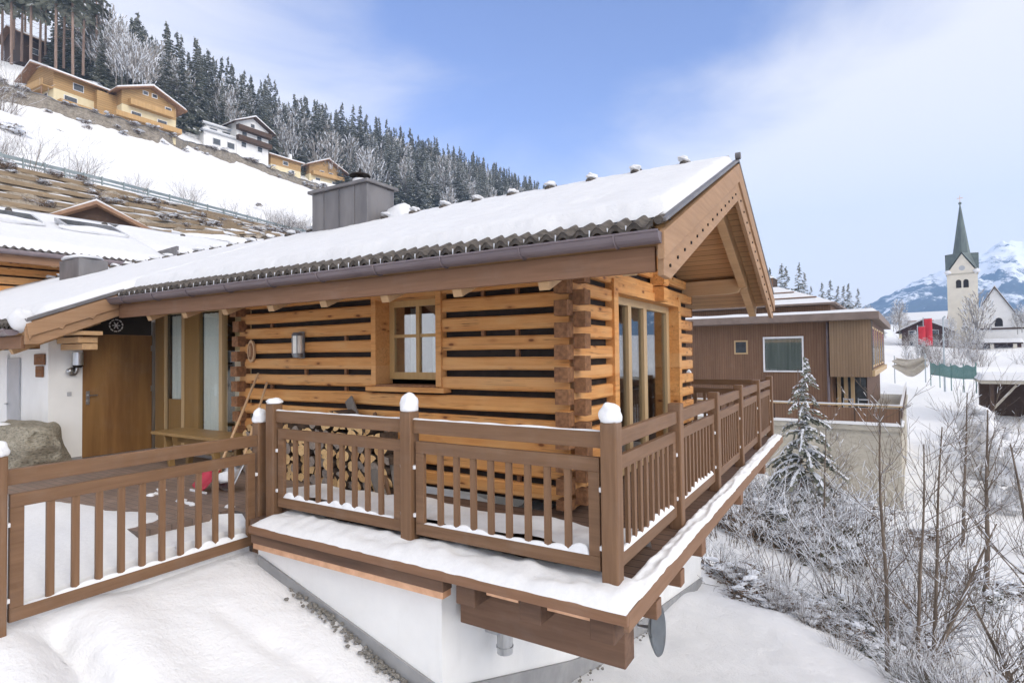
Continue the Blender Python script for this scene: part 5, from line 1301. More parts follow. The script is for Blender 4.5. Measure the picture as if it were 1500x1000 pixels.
MB().box(-1.06, -0.98, 5.02, 14.9, nbz(-1)-0.34, nbz(-1)-0.02).build('fascia', m_zinc, rn, world=False)
MB().box(-1.0, 0.98, 4.95, 5.02, nbz(0.9)-0.25, nbz(-1.0)+0.02).build('verge_board', m_zinc, rn, world=False)
for k in range(9): MB().beam((0.95,-11+k*1.8,nbz(0.95)-0.33), (-0.2,-11+k*1.8,nbz(-0.2)-0.33), 0.14, 0.16).build('rafter_tail', m_purlin, rn, world=False)
for (y0, y1) in ((0.2, 2.0), (2.6, 4.4)):
    pr = [(-3.2, y0), (-3.2, y1), (-2.0, y1), (-2.0, y0)]
    o = MB().prism([(x, y, nbz(x)+0.30) for x, y in pr], (0, 0, 0.12)).build('roof_window', m_greypaint, rn, world=False)
    MB().prism([(x+(0.1 if x < -3 else -0.1), y+(0.1 if y == y0 else -0.1), nbz(x+(0.1 if x < -3 else -0.1))+0.425) for x, y in pr], (0, 0, 0.01)).build('pane', m_winw, o, world=False)
    sb = MB(); sb.blob((-2.05, (y0+y1)/2, nbz(-2.05)+0.30), (0.22, (y1-y0)*0.55, 0.16), int(y0*7), 0.2); sb.build('snow', m_snow_roof, o, smooth=True, world=False)
for k in range(9): MB().tube([(RXR+0.5, -10+k*2.9, nbz(RXR+0.5)+0.22), (RXR+0.62, -10+k*2.9, nbz(RXR+0.62)+0.26)], 0.10, 8).build('ridge_vent', m_tile, rn, world=False)
# brown gable of another house peeking over the neighbour's ridge
p = at(338, 396, 34)
hb_ = house_gable('brown_gabled_house', 'brown roof gable peeking over the ridge of the neighbouring log chalet', (p.x, p.y, p.z-3.6), R(31+34), 5.2, 7, (2.2, 1.4), 0.8, 'y', 0.50, (m_white_r, m_darkwood), snow=0.12)

m_curt2 = plain('grey green curtain', (0.78,0.83,0.76), (0.50,0.56,0.50), 9, (1,1,0.03), 0.9)
# modern brown house on the right
m_mod = wood('reddish brown cladding', (0.255,0.148,0.09), (0.175,0.095,0.058), 'z', 0.7, 14, 0.3, 0.15, plank=0.12, plank_axis='x')
m_mod2 = wood('olive brown cladding', (0.29,0.195,0.12), (0.22,0.145,0.088), 'z', 0.7, 14, 0.25, 0.15, plank=0.12, plank_axis='x')
m_mod3 = wood('brown cladding side', (0.20,0.12,0.085), (0.15,0.09,0.06), 'z', 0.7, 14, 0.25, 0.15, plank=0.12, plank_axis='y')
m_roofgrey = plain('roof edge sheet', (0.21,0.16,0.135), (0.17,0.13,0.11), 3, rough=0.6)
C_ = at(1066, 506, 27.0); C_.z = 0
mo = thing('modern_house', 'modern brown clad house with flat snowy roof, big window and walled terrace', 'house', C_, R(-4))
B = lambda *a: MB().box(*a)
B(-13, -1.75, 0.6, 16, -4.5, 3.05).build('main_wall', m_mod, mo, world=False)
B(-1.75, 0.0, 0.0, 1.2, 0.30, 3.05).build('corner_box', m_mod2, mo, world=False)
B(-1.75, -0.05, 1.2, 16, 0.32, 3.05).build('upper_wall', m_mod3, mo, world=False)
B(-1.75, -0.35, 2.4, 16, -4.5, 0.32).build('lower_wall', m_mod3, mo, world=False)
r_ = B(-13.5, 0.35, -0.45, 16.5, 3.05, 3.42).build('roof_edge', m_roofgrey, mo, bevel=0.02, world=False)
def flat_snow(x0, x1, y0, y1, z, t, nx=60, ny=30):
    mb = MB()
    def fn(u, v):
        x = x0+(x1-x0)*u; y = y0+(y1-y0)*v; e = min(1, (x-x0)/0.25, (x1-x)/0.25, (y-y0)/0.2, (y1-y)/0.2)
        return (x, y, z+t*math.sqrt(max(0, 1-(1-e)**2))*(1+0.25*noise.noise(Vector((x*.9, y*.9, z)))))
    mb.grid(fn, nx, ny); return mb
flat_snow(-13.4, 0.3, -0.40, 16.4, 3.42, 0.18).build('roof_snow', m_snow_roof, r_, smooth=True, world=False)
up_ = B(-14, -1.9, 2.2, 15, 3.5, 4.0).build('attic_wall', m_mod, mo, world=False)
B(-14, -1.6, 1.7, 15.3, 4.02, 4.12).build('attic_roof_edge', m_roofgrey, mo, world=False)
hp = MB(); b0 = [(-14,1.7,4.12), (-1.6,1.7,4.12), (-1.6,15.3,4.12), (-14,15.3,4.12)]; t0 = [(-14,5.6,5.5), (-5.0,5.6,5.5), (-5.0,11.2,5.5), (-14,11.2,5.5)]
hp.add(b0+t0, [(0,1,5,4), (1,2,6,5), (2,3,7,6), (4,5,6,7), (3,0,4,7)]); hp.build('hip_roof', m_snow_roof, mo, world=False)
for k, (z, y) in enumerate(((4.50,2.72), (4.95,4.02))):
    B(-13.9, -2.6-k*1.3, y-0.06, y+0.06, z, z+0.05).build('snow_guard', m_trim, mo, world=False)
sh_ = B(-7.0, -5.4, 6.2, 7.6, 5.2, 6.15).build('roof_box', m_mod, mo, world=False); flat_snow(-7.05, -5.35, 6.15, 7.65, 6.15, 0.15, 12, 12).build('snow', m_snow_roof, sh_, smooth=True, world=False)
wn = MB()
for a, b, c_, d_ in ((-4.92,-4.84,0.50,2.35), (-3.06,-2.98,0.50,2.35)): wn.box(a, b, 0.52, 0.62, c_, d_)
wn.box(-4.84, -3.06, 0.52, 0.62, 2.25, 2.35); wn.box(-4.84, -3.06, 0.52, 0.62, 0.50, 0.58)
wo = wn.build('window', m_white, mo, world=False)
m_modglass = plain('reflecting pane', (0.10,0.13,0.14), (0.06,0.08,0.09), 1, rough=0.04, spec=0.9)
B(-4.84, -3.06, 0.555, 0.56, 0.58, 2.25).build('pane', glass_mat('big window glass', (0.95,0.97,0.97), 0.35), wo, world=False)
B(-4.84, -3.06, 0.59, 0.60, 0.58, 2.25).build('dark_room', m_dark, wo, world=False)
cu = MB(); cu.grid(lambda u, v: (-4.82+1.74*u, 0.578+0.008*math.sin(u*75), 0.60+1.64*v), 160, 1)
cu.build('curtain', m_curt2, wo, smooth=True, world=False)
wo = B(-6.40, -5.70, 0.54, 0.62, 1.45, 2.20).build('window', m_cream, mo, world=False); B(-6.32, -5.78, 0.53, 0.541, 1.53, 2.12).build('pane', m_winw, wo, world=False)
pp = MB(); pp.tube([(-1.88,0.48,3.0), (-1.88,0.40,2.6), (-1.88,0.45,2.3), (-1.88,0.45,-1.7)], 0.06, 10); pp.build('downpipe', m_gutter, mo, world=False)
for y0, y1 in ((1.0, 2.6), (3.4, 4.4), (5.2, 6.6), (8, 9.5), (11, 13)):
    o = B(-0.045, 0.0, y0, y1, 0.75, 2.75).build('window', m_cream, mo, world=False); B(0.001, 0.008, y0+0.1, y1-0.1, 0.85, 2.65).build('pane', m_winw, o, world=False)
B(-0.05, 0.12, 0.1, 15, 0.34, 0.62).build('sill_band', m_cream, mo, world=False)
for x in (-1.6, -1.3, -1.0): B(x, x+0.16, 1.4, 1.56, -1.7, 0.30).build('porch_post', m_cream, mo, world=False)
B(-1.7, -0.4, 2.36, 2.40, -1.7, 0.2).build('porch_glass', m_winw, mo, world=False)
# its terrace with stone base and railing
te = B(-13, 1.2, -2.0, 20, -2.0, -1.75).build('terrace_slab', m_concrete, mo, world=False)
B(-13, 1.1, -1.9, 19.9, -6.5, -2.0).build('terrace_wall', m_concrete, mo, world=False)
flat_snow(-13, 1.22, -2.05, 0.5, -1.75, 0.15).build('snow', m_snow_roof, te, smooth=True, world=False)
rl = MB(); rl.box(-13, 1.18, -1.98, -1.92, -0.92, -0.86); rl.box(1.10, 1.16, -1.92, 19.9, -0.92, -0.86)
rl = rl.build('railing', m_cream, te, world=False)
sn_ = MB(); sn_.box(-13, 1.19, -2.0, -1.90, -0.86, -0.81); sn_.box(1.08, 1.18, -1.90, 19.9, -0.86, -0.81); sn_.build('rail_snow', m_snow_roof, rl, world=False)
for k in range(9): B(-12.4+k*1.68, -12.34+k*1.68, -1.97, -1.93, -1.7, -0.92).build('baluster_post', m_darkwood, rl, world=False)
rp_ = MB(); rp_.box(1.11, 1.14, -1.9, 19.8, -1.6, -0.98); rp_.build('railing_panel', m_darkwood, rl, world=False)
rp_ = MB(); rp_.box(-12.9, 1.05, -1.955, -1.945, -1.62, -1.0); rp_.build('railing_panel', m_mod, rl, world=False)
# furniture under snow on that terrace
for k, (x, w_) in enumerate(((-1.15,0.42), (-0.55,0.45))):
    t = thing('garden_chair', ['pale slatted garden chair behind the terrace railing of the modern house', 'second slatted garden chair, nearer the corner of that terrace railing'][k], 'chair', C_+rot2((x, -1.1, -1.60), R(-4)), R(-4))
    MB().box(0, w_, -0.2, 0.22, 0.42, 0.46).build('seat', m_greypaint, t, world=False)
    bk_ = MB(); bk_.box(0, w_, 0.20, 0.23, 0.86, 0.92); bk_.box(0, w_, 0.20, 0.23, 0.66, 0.72); bk_.box(0, 0.04, 0.20, 0.23, 0.46, 0.95); bk_.box(w_-0.04, w_, 0.20, 0.23, 0.46, 0.95); bk_.build('backrest', m_greypaint, t, world=False)
    for lx in (0.0, w_-0.04):
        for ly in (-0.2, 0.19): MB().box(lx, lx+0.04, ly, ly+0.03, 0, 0.42).build('leg', m_greypaint, t, world=False)
    MB().box(0.01, w_-0.01, -0.19, 0.19, 0.46, 0.52).build('seat_snow', m_snow_roof, t, bevel=0.02, world=False)

# ------------------------------------------------------------------ village, church, mountain on the right
CH = at(1147, 490, 143); CHR = R(-7.3)
ch_ = thing('church', 'cream church with tall dark green spire and steep snowy nave, before the blue mountain', 'church', (CH.x, CH.y, 2.0), CHR)
z0 = 2.0
zt = at(1147, 441, 143).z-z0; zg = at(1147, 424, 143).z-z0; zs_ = at(1145, 379, 143).z-z0; hw = 3.0
MB().box(-hw, hw, -hw, hw, -3, zt).build('tower', m_church, ch_, world=False)
g_ = MB()
for k in range(4):
    m_ = Matrix.Rotation(k*math.pi/2, 3, 'Z')
    g_.prism([m_@Vector(p) for p in ((-hw,-hw-0.02,zt), (hw,-hw-0.02,zt), (0,-hw-0.02,zg))], m_@Vector((0,0.5,0)))
g_.build('tower_gables', m_church, ch_, world=False)
sp = MB(); e = hw+0.25
ring = []
for k in range(4):
    m_ = Matrix.Rotation(k*math.pi/2, 3, 'Z')
    ring += [m_@Vector((-e,-e,zt+0.1)), m_@Vector((0,-e-0.1,zg+0.35))]
neck = [Vector((1.75*math.cos(R(-135+45*k)), 1.75*math.sin(R(-135+45*k)), zg+0.4)) for k in range(8)]
tip = [Vector((0.10*math.cos(R(-135+45*k)), 0.10*math.sin(R(-135+45*k)), zs_)) for k in range(8)]
sp.add(ring+neck+tip, [(k, (k+1)%8, 8+(k+1)%8, 8+k) for k in range(8)] + [(8+k, 8+(k+1)%8, 16+(k+1)%8, 16+k) for k in range(8)] + [tuple(range(16, 24))])
spo = sp.build('spire', m_spire, ch_, world=False)
MB().blob((0,0,zs_+0.25), 0.36, 1, 0).build('ball', m_spire, spo, smooth=True, world=False)
c = MB(); c.box(-0.05, 0.05, -0.05, 0.05, zs_+0.5, zs_+2.2); c.box(-0.6, 0.6, -0.05, 0.05, zs_+1.5, zs_+1.62); c.build('cross', m_copper, spo, world=False)
sn_ = MB()
for sx in (-1, 1): sn_.blob((sx*(hw-0.2), -hw-0.1, zt+0.35), (0.7, 0.5, 0.55), 3, 0.2)
sn_.build('corner_snow', m_snow_roof, spo, smooth=True, world=False)
MB().box(-hw-0.12, hw+0.12, -hw-0.12, hw+0.12, zt-0.25, zt+0.02).build('string_course', m_concrete, ch_, world=False)
for sx in (-0.72, 0.72):
    pts = [(sx-0.52,-hw-0.05,zt-3.6), (sx+0.52,-hw-0.05,zt-3.6)] + [(sx+0.52*math.cos(a), -hw-0.05, zt-2.1+0.55*math.sin(a)) for a in [math.pi*k/8 for k in range(9)]]
    MB().prism(pts, (0, 0.1, 0)).build('belfry_window', m_core, ch_, world=False)
pts = [(0.62*math.cos(2*math.pi*k/20), -hw-0.04, zt+1.3+0.62*math.sin(2*math.pi*k/20)) for k in range(20)]
MB().prism(pts, (0, 0.05, 0)).build('clock_face', m_greypaint, ch_, world=False)
# nave: gable wall towards the viewer
def chl(u, v, d): return Matrix.Rotation(-CHR, 3, 'Z')@(at(u, v, d)-ch_.location)
ap = chl(1174, 453, 138); el = chl(1149, 489, 138); yb = ap.y; hwN = ap.x-el.x; ze = el.z; za = ap.z
MB().prism([(ap.x-hwN,yb,-3), (ap.x+hwN,yb,-3), (ap.x+hwN,yb,ze), (ap.x,yb,za), (ap.x-hwN,yb,ze)], (0, 24, 0)).build('nave_wall', m_white_r, ch_, world=False)
nr = MB(); ns = MB()
for sx in (-1, 1):
    xe = ap.x+sx*(hwN+0.5); zz_ = ze-0.5*(za-ze)/hwN
    nr.prism([(ap.x,yb-0.4,za), (xe,yb-0.4,zz_), (xe,yb-0.4,zz_+0.3), (ap.x,yb-0.4,za+0.4)], (0, 25, 0))
    ns.prism([(ap.x,yb-0.3,za+0.42), (xe-sx*.1,yb-0.3,zz_+0.32), (xe-sx*.2,yb-0.3,zz_+0.6), (ap.x,yb-0.3,za+0.75)], (0, 24.8, 0))
nro = nr.build('nave_roof', m_darkwood, ch_, world=False); ns.build('nave_roof_snow', m_snow_roof, nro, world=False)
MB().box(ap.x-hwN, ap.x+hwN, yb-0.18, yb-0.01, ze-0.25, ze+0.15).build('cornice', m_darkwood, ch_, world=False)
nw = [(ap.x-1.0+0.75*math.cos(a)*1.0, yb-0.05, ze+1.7+0.9*math.sin(a)) for a in [math.pi*k/8 for k in range(9)]] + [(ap.x-1.75,yb-0.05,ze+0.5), (ap.x-0.25,yb-0.05,ze+0.5)]
MB().prism([(p[0]+1.6, p[1], p[2]) for p in nw], (0, 0.08, 0)).build('niche', m_core, ch_, world=False)
pr = MB(); pr.box(ap.x-4.6, ap.x+4.6, yb-5, yb-0.02, 0.8, 1.1); po = pr.build('porch_roof', m_darkwood, ch_, world=False)
flat = flat_snow(ap.x-4.8, ap.x+4.8, yb-5.2, yb-0.03, 1.1, 0.9, 20, 10); flat.build('porch_snow', m_snow_roof, po, smooth=True, world=False)
for x in (-4.2, -0.9, 3.2): MB().box(ap.x+x-0.35, ap.x+x+0.35, yb-4.8, yb-4.2, -3, 0.8).build('porch_pillar', m_church, ch_, world=False)
MB().box(ap.x-4.4, ap.x+4.4, yb-2.5, yb-0.02, -3, 0.8).build('porch_wall', m_redwood, ch_, world=False)
MB().box(ap.x-11.5, ap.x-hwN, yb+1, yb+9, -3, 0.6).build('side_chapel', m_white_r, ch_, world=False)
o = MB().prism([(ap.x-11.9,yb+0.6,0.6), (ap.x-hwN,yb+0.6,0.6), (ap.x-hwN,yb+0.6,3.6)], (0, 9, 0)).build('side_roof', m_greypaint, ch_, world=False)
MB().prism([(ap.x-11.9,yb+0.5,0.75), (ap.x-hwN-0.05,yb+0.5,3.75), (ap.x-hwN-0.05,yb+0.5,4.05), (ap.x-11.7,yb+0.5,1.05)], (0, 9.2, 0)).build('side_roof_snow', m_snow_roof, o, world=False)
# churchyard wall and shrubs
mb = MB()
cwp = [at(u, v, d) for u, v, d in ((1120,512,128),(1148,507,126),(1165,512,122),(1190,517,118),(1225,522,112),(1300,528,108))]
def cw(u, v):
    t = u*(len(cwp)-1); i = min(len(cwp)-2, int(t)); p = cwp[i].lerp(cwp[i+1], t-i); return p+Vector((0,0,-1.9*(1-v)))
mb.grid(cw, 60, 3); mb.grid(lambda u, v: cw(u, 1)+Vector((-0.25*v, 0.6*v, 0)), 60, 1)
o = mb.build('churchyard_wall', m_masonry); tag(o, 'low rubble churchyard wall with a snowy top below the church', 'wall')
mb = MB(); mb.grid(lambda u, v: cw(u, 1)+Vector((-0.25*v, 0.75*v-0.08, 0.06+0.25*(1-(2*v-1)**2))), 60, 4); mb.build('snow', m_snow_roof, o, smooth=True)
random.seed(31)
for k in range(22):
    u = random.uniform(1120, 1240); d = random.uniform(100, 122); p = at(u, 524+random.uniform(-6, 5), d); place('churchyard_shrub', TSH[k % 5], p, random.uniform(1.0, 1.9), 'bare greyish shrub on the bank below the churchyard wall', 'shrub', 'bare shrubs below the churchyard wall')
for k, (u, v, d, h) in enumerate(((1160,510,134,.95),(1152,512,132,.5),(1136,512,128,.45))):
    place('bare_tree', FRO[k % 3], at(u, v, d), h, 'thin bare tree standing against the church nave', 'tree', 'bare trees against the church nave')
# village houses
house_gable('village_house', 'dark red wooden house with snow roof left of the red banners', at(1093, 507, 140), R(-8), 9.0, 9, (2.2, 2.4), 1.2, 'y', 0.52, (m_redwood, m_redwood), wins=[('f',1.5,0.9,1.2,1.2), ('f',6.0,0.9,1.2,1.2), ('f',1.5,3.3,1.2,1.2), ('f',6.0,3.3,1.2,1.2)], balc=[('f',0.2,2.6,9,0.9,1.0,m_darkwood)], roofmat=m_darkwood, group=None)
house_gable('village_house', 'dark house with long snowy roof between banners and church tower', at(1118, 505, 150), R(-30), 12, 9, (2.6, 2.0), 1.0, 'x', 0.5, (m_white_r, m_redwood), wins=[('f',2,0.8,1.2,1.2), ('f',7,0.8,1.2,1.2)], roofmat=m_darkwood)
house_gable('village_house', 'small cream house far off below the mountain foot', at(1090, 493, 190), R(-10), 12, 9, (2.6, 1.6), 1.0, 'x', 0.5, (m_ycream, m_white_r), wins=[('f',2,0.8,1.2,1.2), ('f',7,0.8,1.2,1.2)])
for k in range(34):
    u = random.uniform(1086, 1166); d = random.uniform(92, 150); p = at(u, 505+random.uniform(-4, 10), d); place('village_shrub', [FRO[k % 3], TSH[k % 5]][k % 2], (p.x, p.y, terr(p.x, p.y)-0.1), random.uniform(.16, .34) if k % 2 == 0 else random.uniform(.8, 1.7), 'small frosted tree or shrub among the village gardens by the banners', 'shrub', 'garden shrubs by the banners')
# red banners on poles
for k, (u, v, w, h, lab) in enumerate(((1110, 487, 1.1, 3.4, 'shorter red banner hanging left of the longer one'), (1115.5, 480, 1.25, 5.2, 'long red banner hanging from its pole before the village'))):
    p = at(u, v, 108); t = thing('banner', lab, 'banner', (p.x, p.y, p.z-8), R(-8))
    MB().tube([(-w*.6,0,-1), (-w*.6,0,8.3)], 0.07, 8).build('pole', m_pole, t, world=False)
    mb = MB(); mb.grid(lambda a, b: (-w*.5+w*a, 0.12*math.sin(a*5+b*3), 8-h*b), 10, 14); o = mb.build('cloth', m_flag, t, smooth=True, world=False); md = o.modifiers.new('t', 'SOLIDIFY'); md.thickness = 0.03
    mb = MB(); mb.tube([(-w*.6,0,8.05), (w*.5,0,8.05)], 0.04, 6); mb.build('arm', m_pole, t, world=False)
# lamp post, fence posts with green net, draped tarpaulin
p = at(1130.5, 540, 62); t = thing('lamp_post', 'slender grey lamp post on the snow bank before the church', 'lamp post', p)
MB().tube([(0,0,-0.5), (0,0,7.6)], [0.10, 0.06], 10).build('pole', m_pole, t, world=False); MB().tube([(0,0,7.5), (0.2,-0.1,7.75)], 0.09, 8).build('lamp_head', m_pole, t, world=False)
NP = [at(u, v, d) for u, v, d in ((1118,530,66),(1126,531,62),(1136,533,58),(1147,534,55),(1158,534,52))]
nt_ = thing('net_fence', 'green net fence on slim posts along the top of the snow bank', 'fence', NP[2])
mb = MB(); mb.grid(lambda u, v: NP[min(3, int(u*4))].lerp(NP[min(3, int(u*4))+1], u*4-min(3, int(u*4)))+Vector((0,0.1*math.sin(u*40),0.1+1.25*v+0.12*math.sin(u*25)*v)), 60, 3); o = mb.build('net', m_net, nt_, smooth=True); md = o.modifiers.new('t', 'SOLIDIFY'); md.thickness = 0.03
for p in NP: MB().tube([p+Vector((0,0,-1.2)), p+Vector((0,0,1.6))], 0.045, 8).build('post', m_net, nt_)
TP_ = [at(u, v, d) for u, v, d in ((1086,514,66),(1100,515,64),(1113,512,62))]
tp = thing('tarpaulin', 'beige tarpaulin hung in folds between posts beside the modern house', 'tarpaulin', TP_[1])
def tarp(u, v):
    a = TP_[0].lerp(TP_[2], u); sag = 1.0*math.sin(math.pi*u); return a+Vector((0.25*math.sin(v*14+u*2), 0.15*math.sin(v*18), -sag*(0.35+0.65*v)-1.3*v))
mb = MB(); mb.grid(tarp, 30, 16); o = mb.build('cloth', m_tarp, tp, smooth=True); md = o.modifiers.new('t', 'SOLIDIFY'); md.thickness = 0.03
for p in (TP_[0], TP_[2]): MB().tube([p+Vector((0,0,-3)), p+Vector((0,0,0.2))], 0.05, 8).build('post', m_pole, tp)
# low building with snow slab roof at the right edge
p = at(1163, 560, 48); cpt = thing('carport', 'low open carport with a thick slab of snow on its roof, at the right edge', 'carport', (p.x, p.y, p.z-0.5), R(-4))
o = MB().box(0, 14, 0, 7, 2.7, 3.0).build('roof', m_concrete, cpt, world=False); flat_snow(-0.1, 14.1, -0.1, 7.1, 3.0, 0.45).build('roof_snow', m_snow_roof, o, smooth=True, world=False)
MB().box(0.3, 13.8, 5.5, 6.8, -3, 2.7).build('rear_wall', m_darkwood, cpt, world=False)
for x in (0.6, 4.5, 8.5, 12.8): MB().box(x, x+0.25, 0.3, 0.55, -3, 2.7).build('post', m_darkwood, cpt, world=False)
for x in (0.7, 4.6): MB().beam((x+0.1,0.42,0.6), (x+1.6,0.42,2.6), 0.16, 0.16).build('brace', m_concrete, cpt, world=False)
MB().box(2.2, 15, -3.0, -2.7, -0.6, -0.2).build('snowy_beam', m_snow_roof, cpt, world=False)
# mountain
def mountain(name, D, prof, thick, seed, base=-60):
    """ridge following prof [(u, v)] at view distance D, with real slopes towards the viewer"""
    us = np.array([a for a, _ in prof], float); vs_ = np.array([b for _, b in prof], float)
    mb = MB(); nu, nv = 300, 60
    top = [at(us[0]+(us[-1]-us[0])*i/nu, float(np.interp(us[0]+(us[-1]-us[0])*i/nu, us, vs_)), D) for i in range(nu+1)]
    def fn(u, v):
        t = top[int(round(u*nu))]; w = 1-v           # v=1 ridge, v=0 foot towards the viewer
        dirn = Vector((t.x-CAM.x, t.y-CAM.y, 0)).normalized()
        p = Vector((t.x, t.y, 0)) - dirn*thick*w
        h = (t.z-base)*(v**1.05)+base
        q = Vector((p.x/D*9, p.y/D*9, seed))
        rdg = 1-abs(noise.fractal(q*1.4, 0.9, 2.1, 6))*1.0
        h += (t.z-base)*0.16*(rdg-0.6)*min(1, 4*v*(1.12-v))*1.0 + (t.z-base)*0.03*noise.noise(q*9)
        return (p.x, p.y, h)
    mb.grid(fn, nu, nv)
    def bk(u, v):
        f = fn(u, 1); t = top[int(round(u*nu))]; dirn = Vector((t.x-CAM.x, t.y-CAM.y, 0)).normalized()
        return (f[0]+dirn.x*thick*0.8*v, f[1]+dirn.y*thick*0.8*v, f[2]+(base-f[2])*v)
    mb.grid(bk, nu, 6)
    k = Mat('mountain snow and forest'); g = k.node('ShaderNodeNewGeometry'); pos = g.outputs['Position']
    pv = k.node('ShaderNodeMapping', {'Vector': pos, 'Scale': (1/D*14, 1/D*14, 1/D*30)}).outputs[0]
    f1 = k.noise(pv, 1.5, 8, 0.62, 0.5); f2 = k.noise(pv, 9, 6, 0.7)
    hz_ = k.ramp(k.sep(pos)[2], 0.1*D*0.35, 0.1*D*1.5, 0.0, 1.0)
    forest = k.ramp(k.math('ADD', k.math('ADD', f1, k.math('MULTIPLY', f2, 0.35)), k.math('MULTIPLY', hz_, -0.33)), 0.43, 0.52)
    col = k.mix(forest, (0.80,0.81,0.84), (0.06,0.07,0.07))
    mm = k.done(col, 0.9, 0.1)
    return struct(mb.build(name, mm, smooth=True))
mountain('mountain', 2200, [(820,520),(1000,495),(1040,480),(1066,466),(1090,455),(1117,444),(1135,437),(1150,430),(1165,422),(1178,415),(1190,413),(1200,416),(1220,412),(1250,398),(1290,384),(1330,392),(1380,372),(1430,352),(1500,360),(1600,330),(1750,340)], 1300, 3)

# ------------------------------------------------------------------ gully in front: shrubs and young trees
random.seed(99)
def gz(x, y): return terr(x, y)
S1 = [twig_shrub_mesh('twig_shrub', 600+k, 1.5, 1.3, 26, 2, 0.55, 0.010) for k in range(5)]
S2 = [leaf_shrub_mesh('snowy_shrub', 700+k, 0.75, 0.55, 900, 0.38, [m_brownleaf, m_bough][k % 2], 0.04) for k in range(4)]
S3 = [twig_shrub_mesh('sapling_clump', 800+k, 2.6, 0.9, 14, 2, 0.35, 0.012) for k in range(4)]
def along(u0, u1, v0, v1, d0, d1, n, meshes, s0, s1, name, label, group, ztweak=-0.05):
    for k in range(n):
        d = random.uniform(d0, d1); u = random.uniform(u0, u1); f = random.random()
        p = at(u, v0+(v1-v0)*f, d); place(name, meshes[k % len(meshes)], (p.x, p.y, gz(p.x, p.y)+ztweak), random.uniform(s0, s1), label, 'shrub', group)
# snowy cushions along the bank edge
for k in range(18):
    t = random.random(); x = -1.6+3.9*t+random.uniform(-.05, 1.0); y = 9.4-5.2*t+random.uniform(-.1, .9)
    place('twig_shrub', S1[k % 5], (x, y, gz(x, y)-0.08), random.uniform(.28, .55), 'low bent twiggy growth along the edge of the snow bank', 'shrub', 'low twigs along the snow bank')
for k in range(13):
    t = random.random(); x = -1.6+3.9*t+random.uniform(-.05, 1.3); y = 9.4-5.2*t+random.uniform(-.1, .9)
    place('snowy_shrub', S2[k % 4], (x, y, gz(x, y)-0.12), random.uniform(.45, .95), 'low leafy shrub heaped with snow along the edge of the snow bank', 'shrub', 'low shrubs along the snow bank')
for k in range(11):
    t = random.random(); x = -0.6+5.0*t+random.uniform(-.2, 2.4); y = 11.5-6.2*t+random.uniform(0, 3.2)
    place('twig_shrub', S1[k % 5], (x, y, gz(x, y)-0.1), random.uniform(.7, 1.25), 'bent twiggy shrub laden with snow in the gully', 'shrub', 'twiggy shrubs in the gully')
for k in range(9):
    x = random.uniform(-2.2, 2.0); y = random.uniform(14, 21); place('twig_shrub', S1[k % 5], (x, y, gz(x, y)-0.1), random.uniform(1.0, 1.7), 'frosted thicket shrub below the terrace wall of the modern house', 'shrub', 'thicket below the modern house')
for k in range(22):
    x = random.uniform(-2.0, 1.2); y = random.uniform(16, 23); place('snowy_shrub', S2[k % 4], (x, y, gz(x, y)-0.1), random.uniform(1.2, 2.3), 'dense snow covered bush before the terrace of the modern house', 'shrub', 'dense bushes before the modern house')
for k in range(6):
    x = random.uniform(3.0, 9.5); y = random.uniform(8, 24); place('sapling_clump', S3[k % 4], (x, y, gz(x, y)-0.1), random.uniform(.7, 1.3), 'clump of upright bare saplings in the gully', 'sapling', 'sapling clumps in the gully')
for k in range(26):
    x = random.uniform(0.8, 9.0); y = random.uniform(7.5, 22); place('snowy_shrub', S2[k % 4], (x, y, gz(x, y)-0.15), random.uniform(.6, 1.3), 'brownish snowy cushion of low growth on the gully floor', 'shrub', 'low growth on the gully floor')
# dark evergreen bush right under the deck end
for k, (x, y, s) in enumerate(((-0.75,8.6,.9), (-0.35,8.0,.75), (-1.0,9.3,1.0), (0.0,7.6,.55))):
    place('evergreen_bush', S2[0], (x, y, gz(x, y)-0.1), s, 'dark green bush patched with snow at the basement corner under the deck', 'bush', 'dark bushes at the basement corner')
# hedge wall with snow at the right, running away
hd = thing('snowy_hedge', 'tall overgrown hedge under a thick coat of snow running towards the carport', 'hedge', at(1172, 590, 34))
lf_ = MB(); rnd = random.Random(5)
HP = [at(1190, 640, 24), at(1178, 600, 30), at(1168, 575, 38), at(1163, 556, 46)]
for k in range(70):
    t = rnd.random()*2.999; i = int(t); p = HP[i].lerp(HP[i+1], t-i); zb = gz(p.x, p.y)
    hgt = 2.4
    w = Vector((rnd.gauss(0,.55), rnd.gauss(0,.4), rnd.uniform(0.1, hgt)))
    r = rnd.uniform(.25,.6); mb = MB(); mb.blob((p.x+w.x, p.y+w.y, zb+w.z), (r, r, r*rnd.uniform(.6,1.3)), k, 0.4, 10, 7); mb.build('snow_lump', m_snow_roof, hd, smooth=True)
    for q_ in range(16):
        d = Vector((rnd.gauss(0,1), rnd.gauss(0,1), rnd.gauss(0,.7))).normalized(); b_ = Vector((p.x+w.x, p.y+w.y, zb+w.z))+d*r*1.02
        branch(lf_, rnd, b_, d+Vector((0,0,-.2)), rnd.uniform(.2,.6), 0.012, 1, 0.05, 0.4, 0.4, 3, (1,2), 4, 0.8)
lf_.build('branches', [m_twig, m_frost], hd)
# the small snow laden spruce
p = at(1003, 600, 21); p.z = gz(p.x, p.y)
t = thing('young_spruce', 'young spruce with boughs bent under snow before the modern house', 'tree', p)
ht = at(1003, 517, 21).z-p.z
MB().tube([(0,0,-.2), (0,0,ht*.95)], [0.07, 0.015], 8).build('trunk', m_trunk, t, world=False)
o = bpy.data.objects.new('crown', conifer_mesh('spruce_crown', ht, 2.1, 4242, 80, 1.0, 0.12, 1.25, 5, 0.5)); COL.objects.link(o); o.parent = t
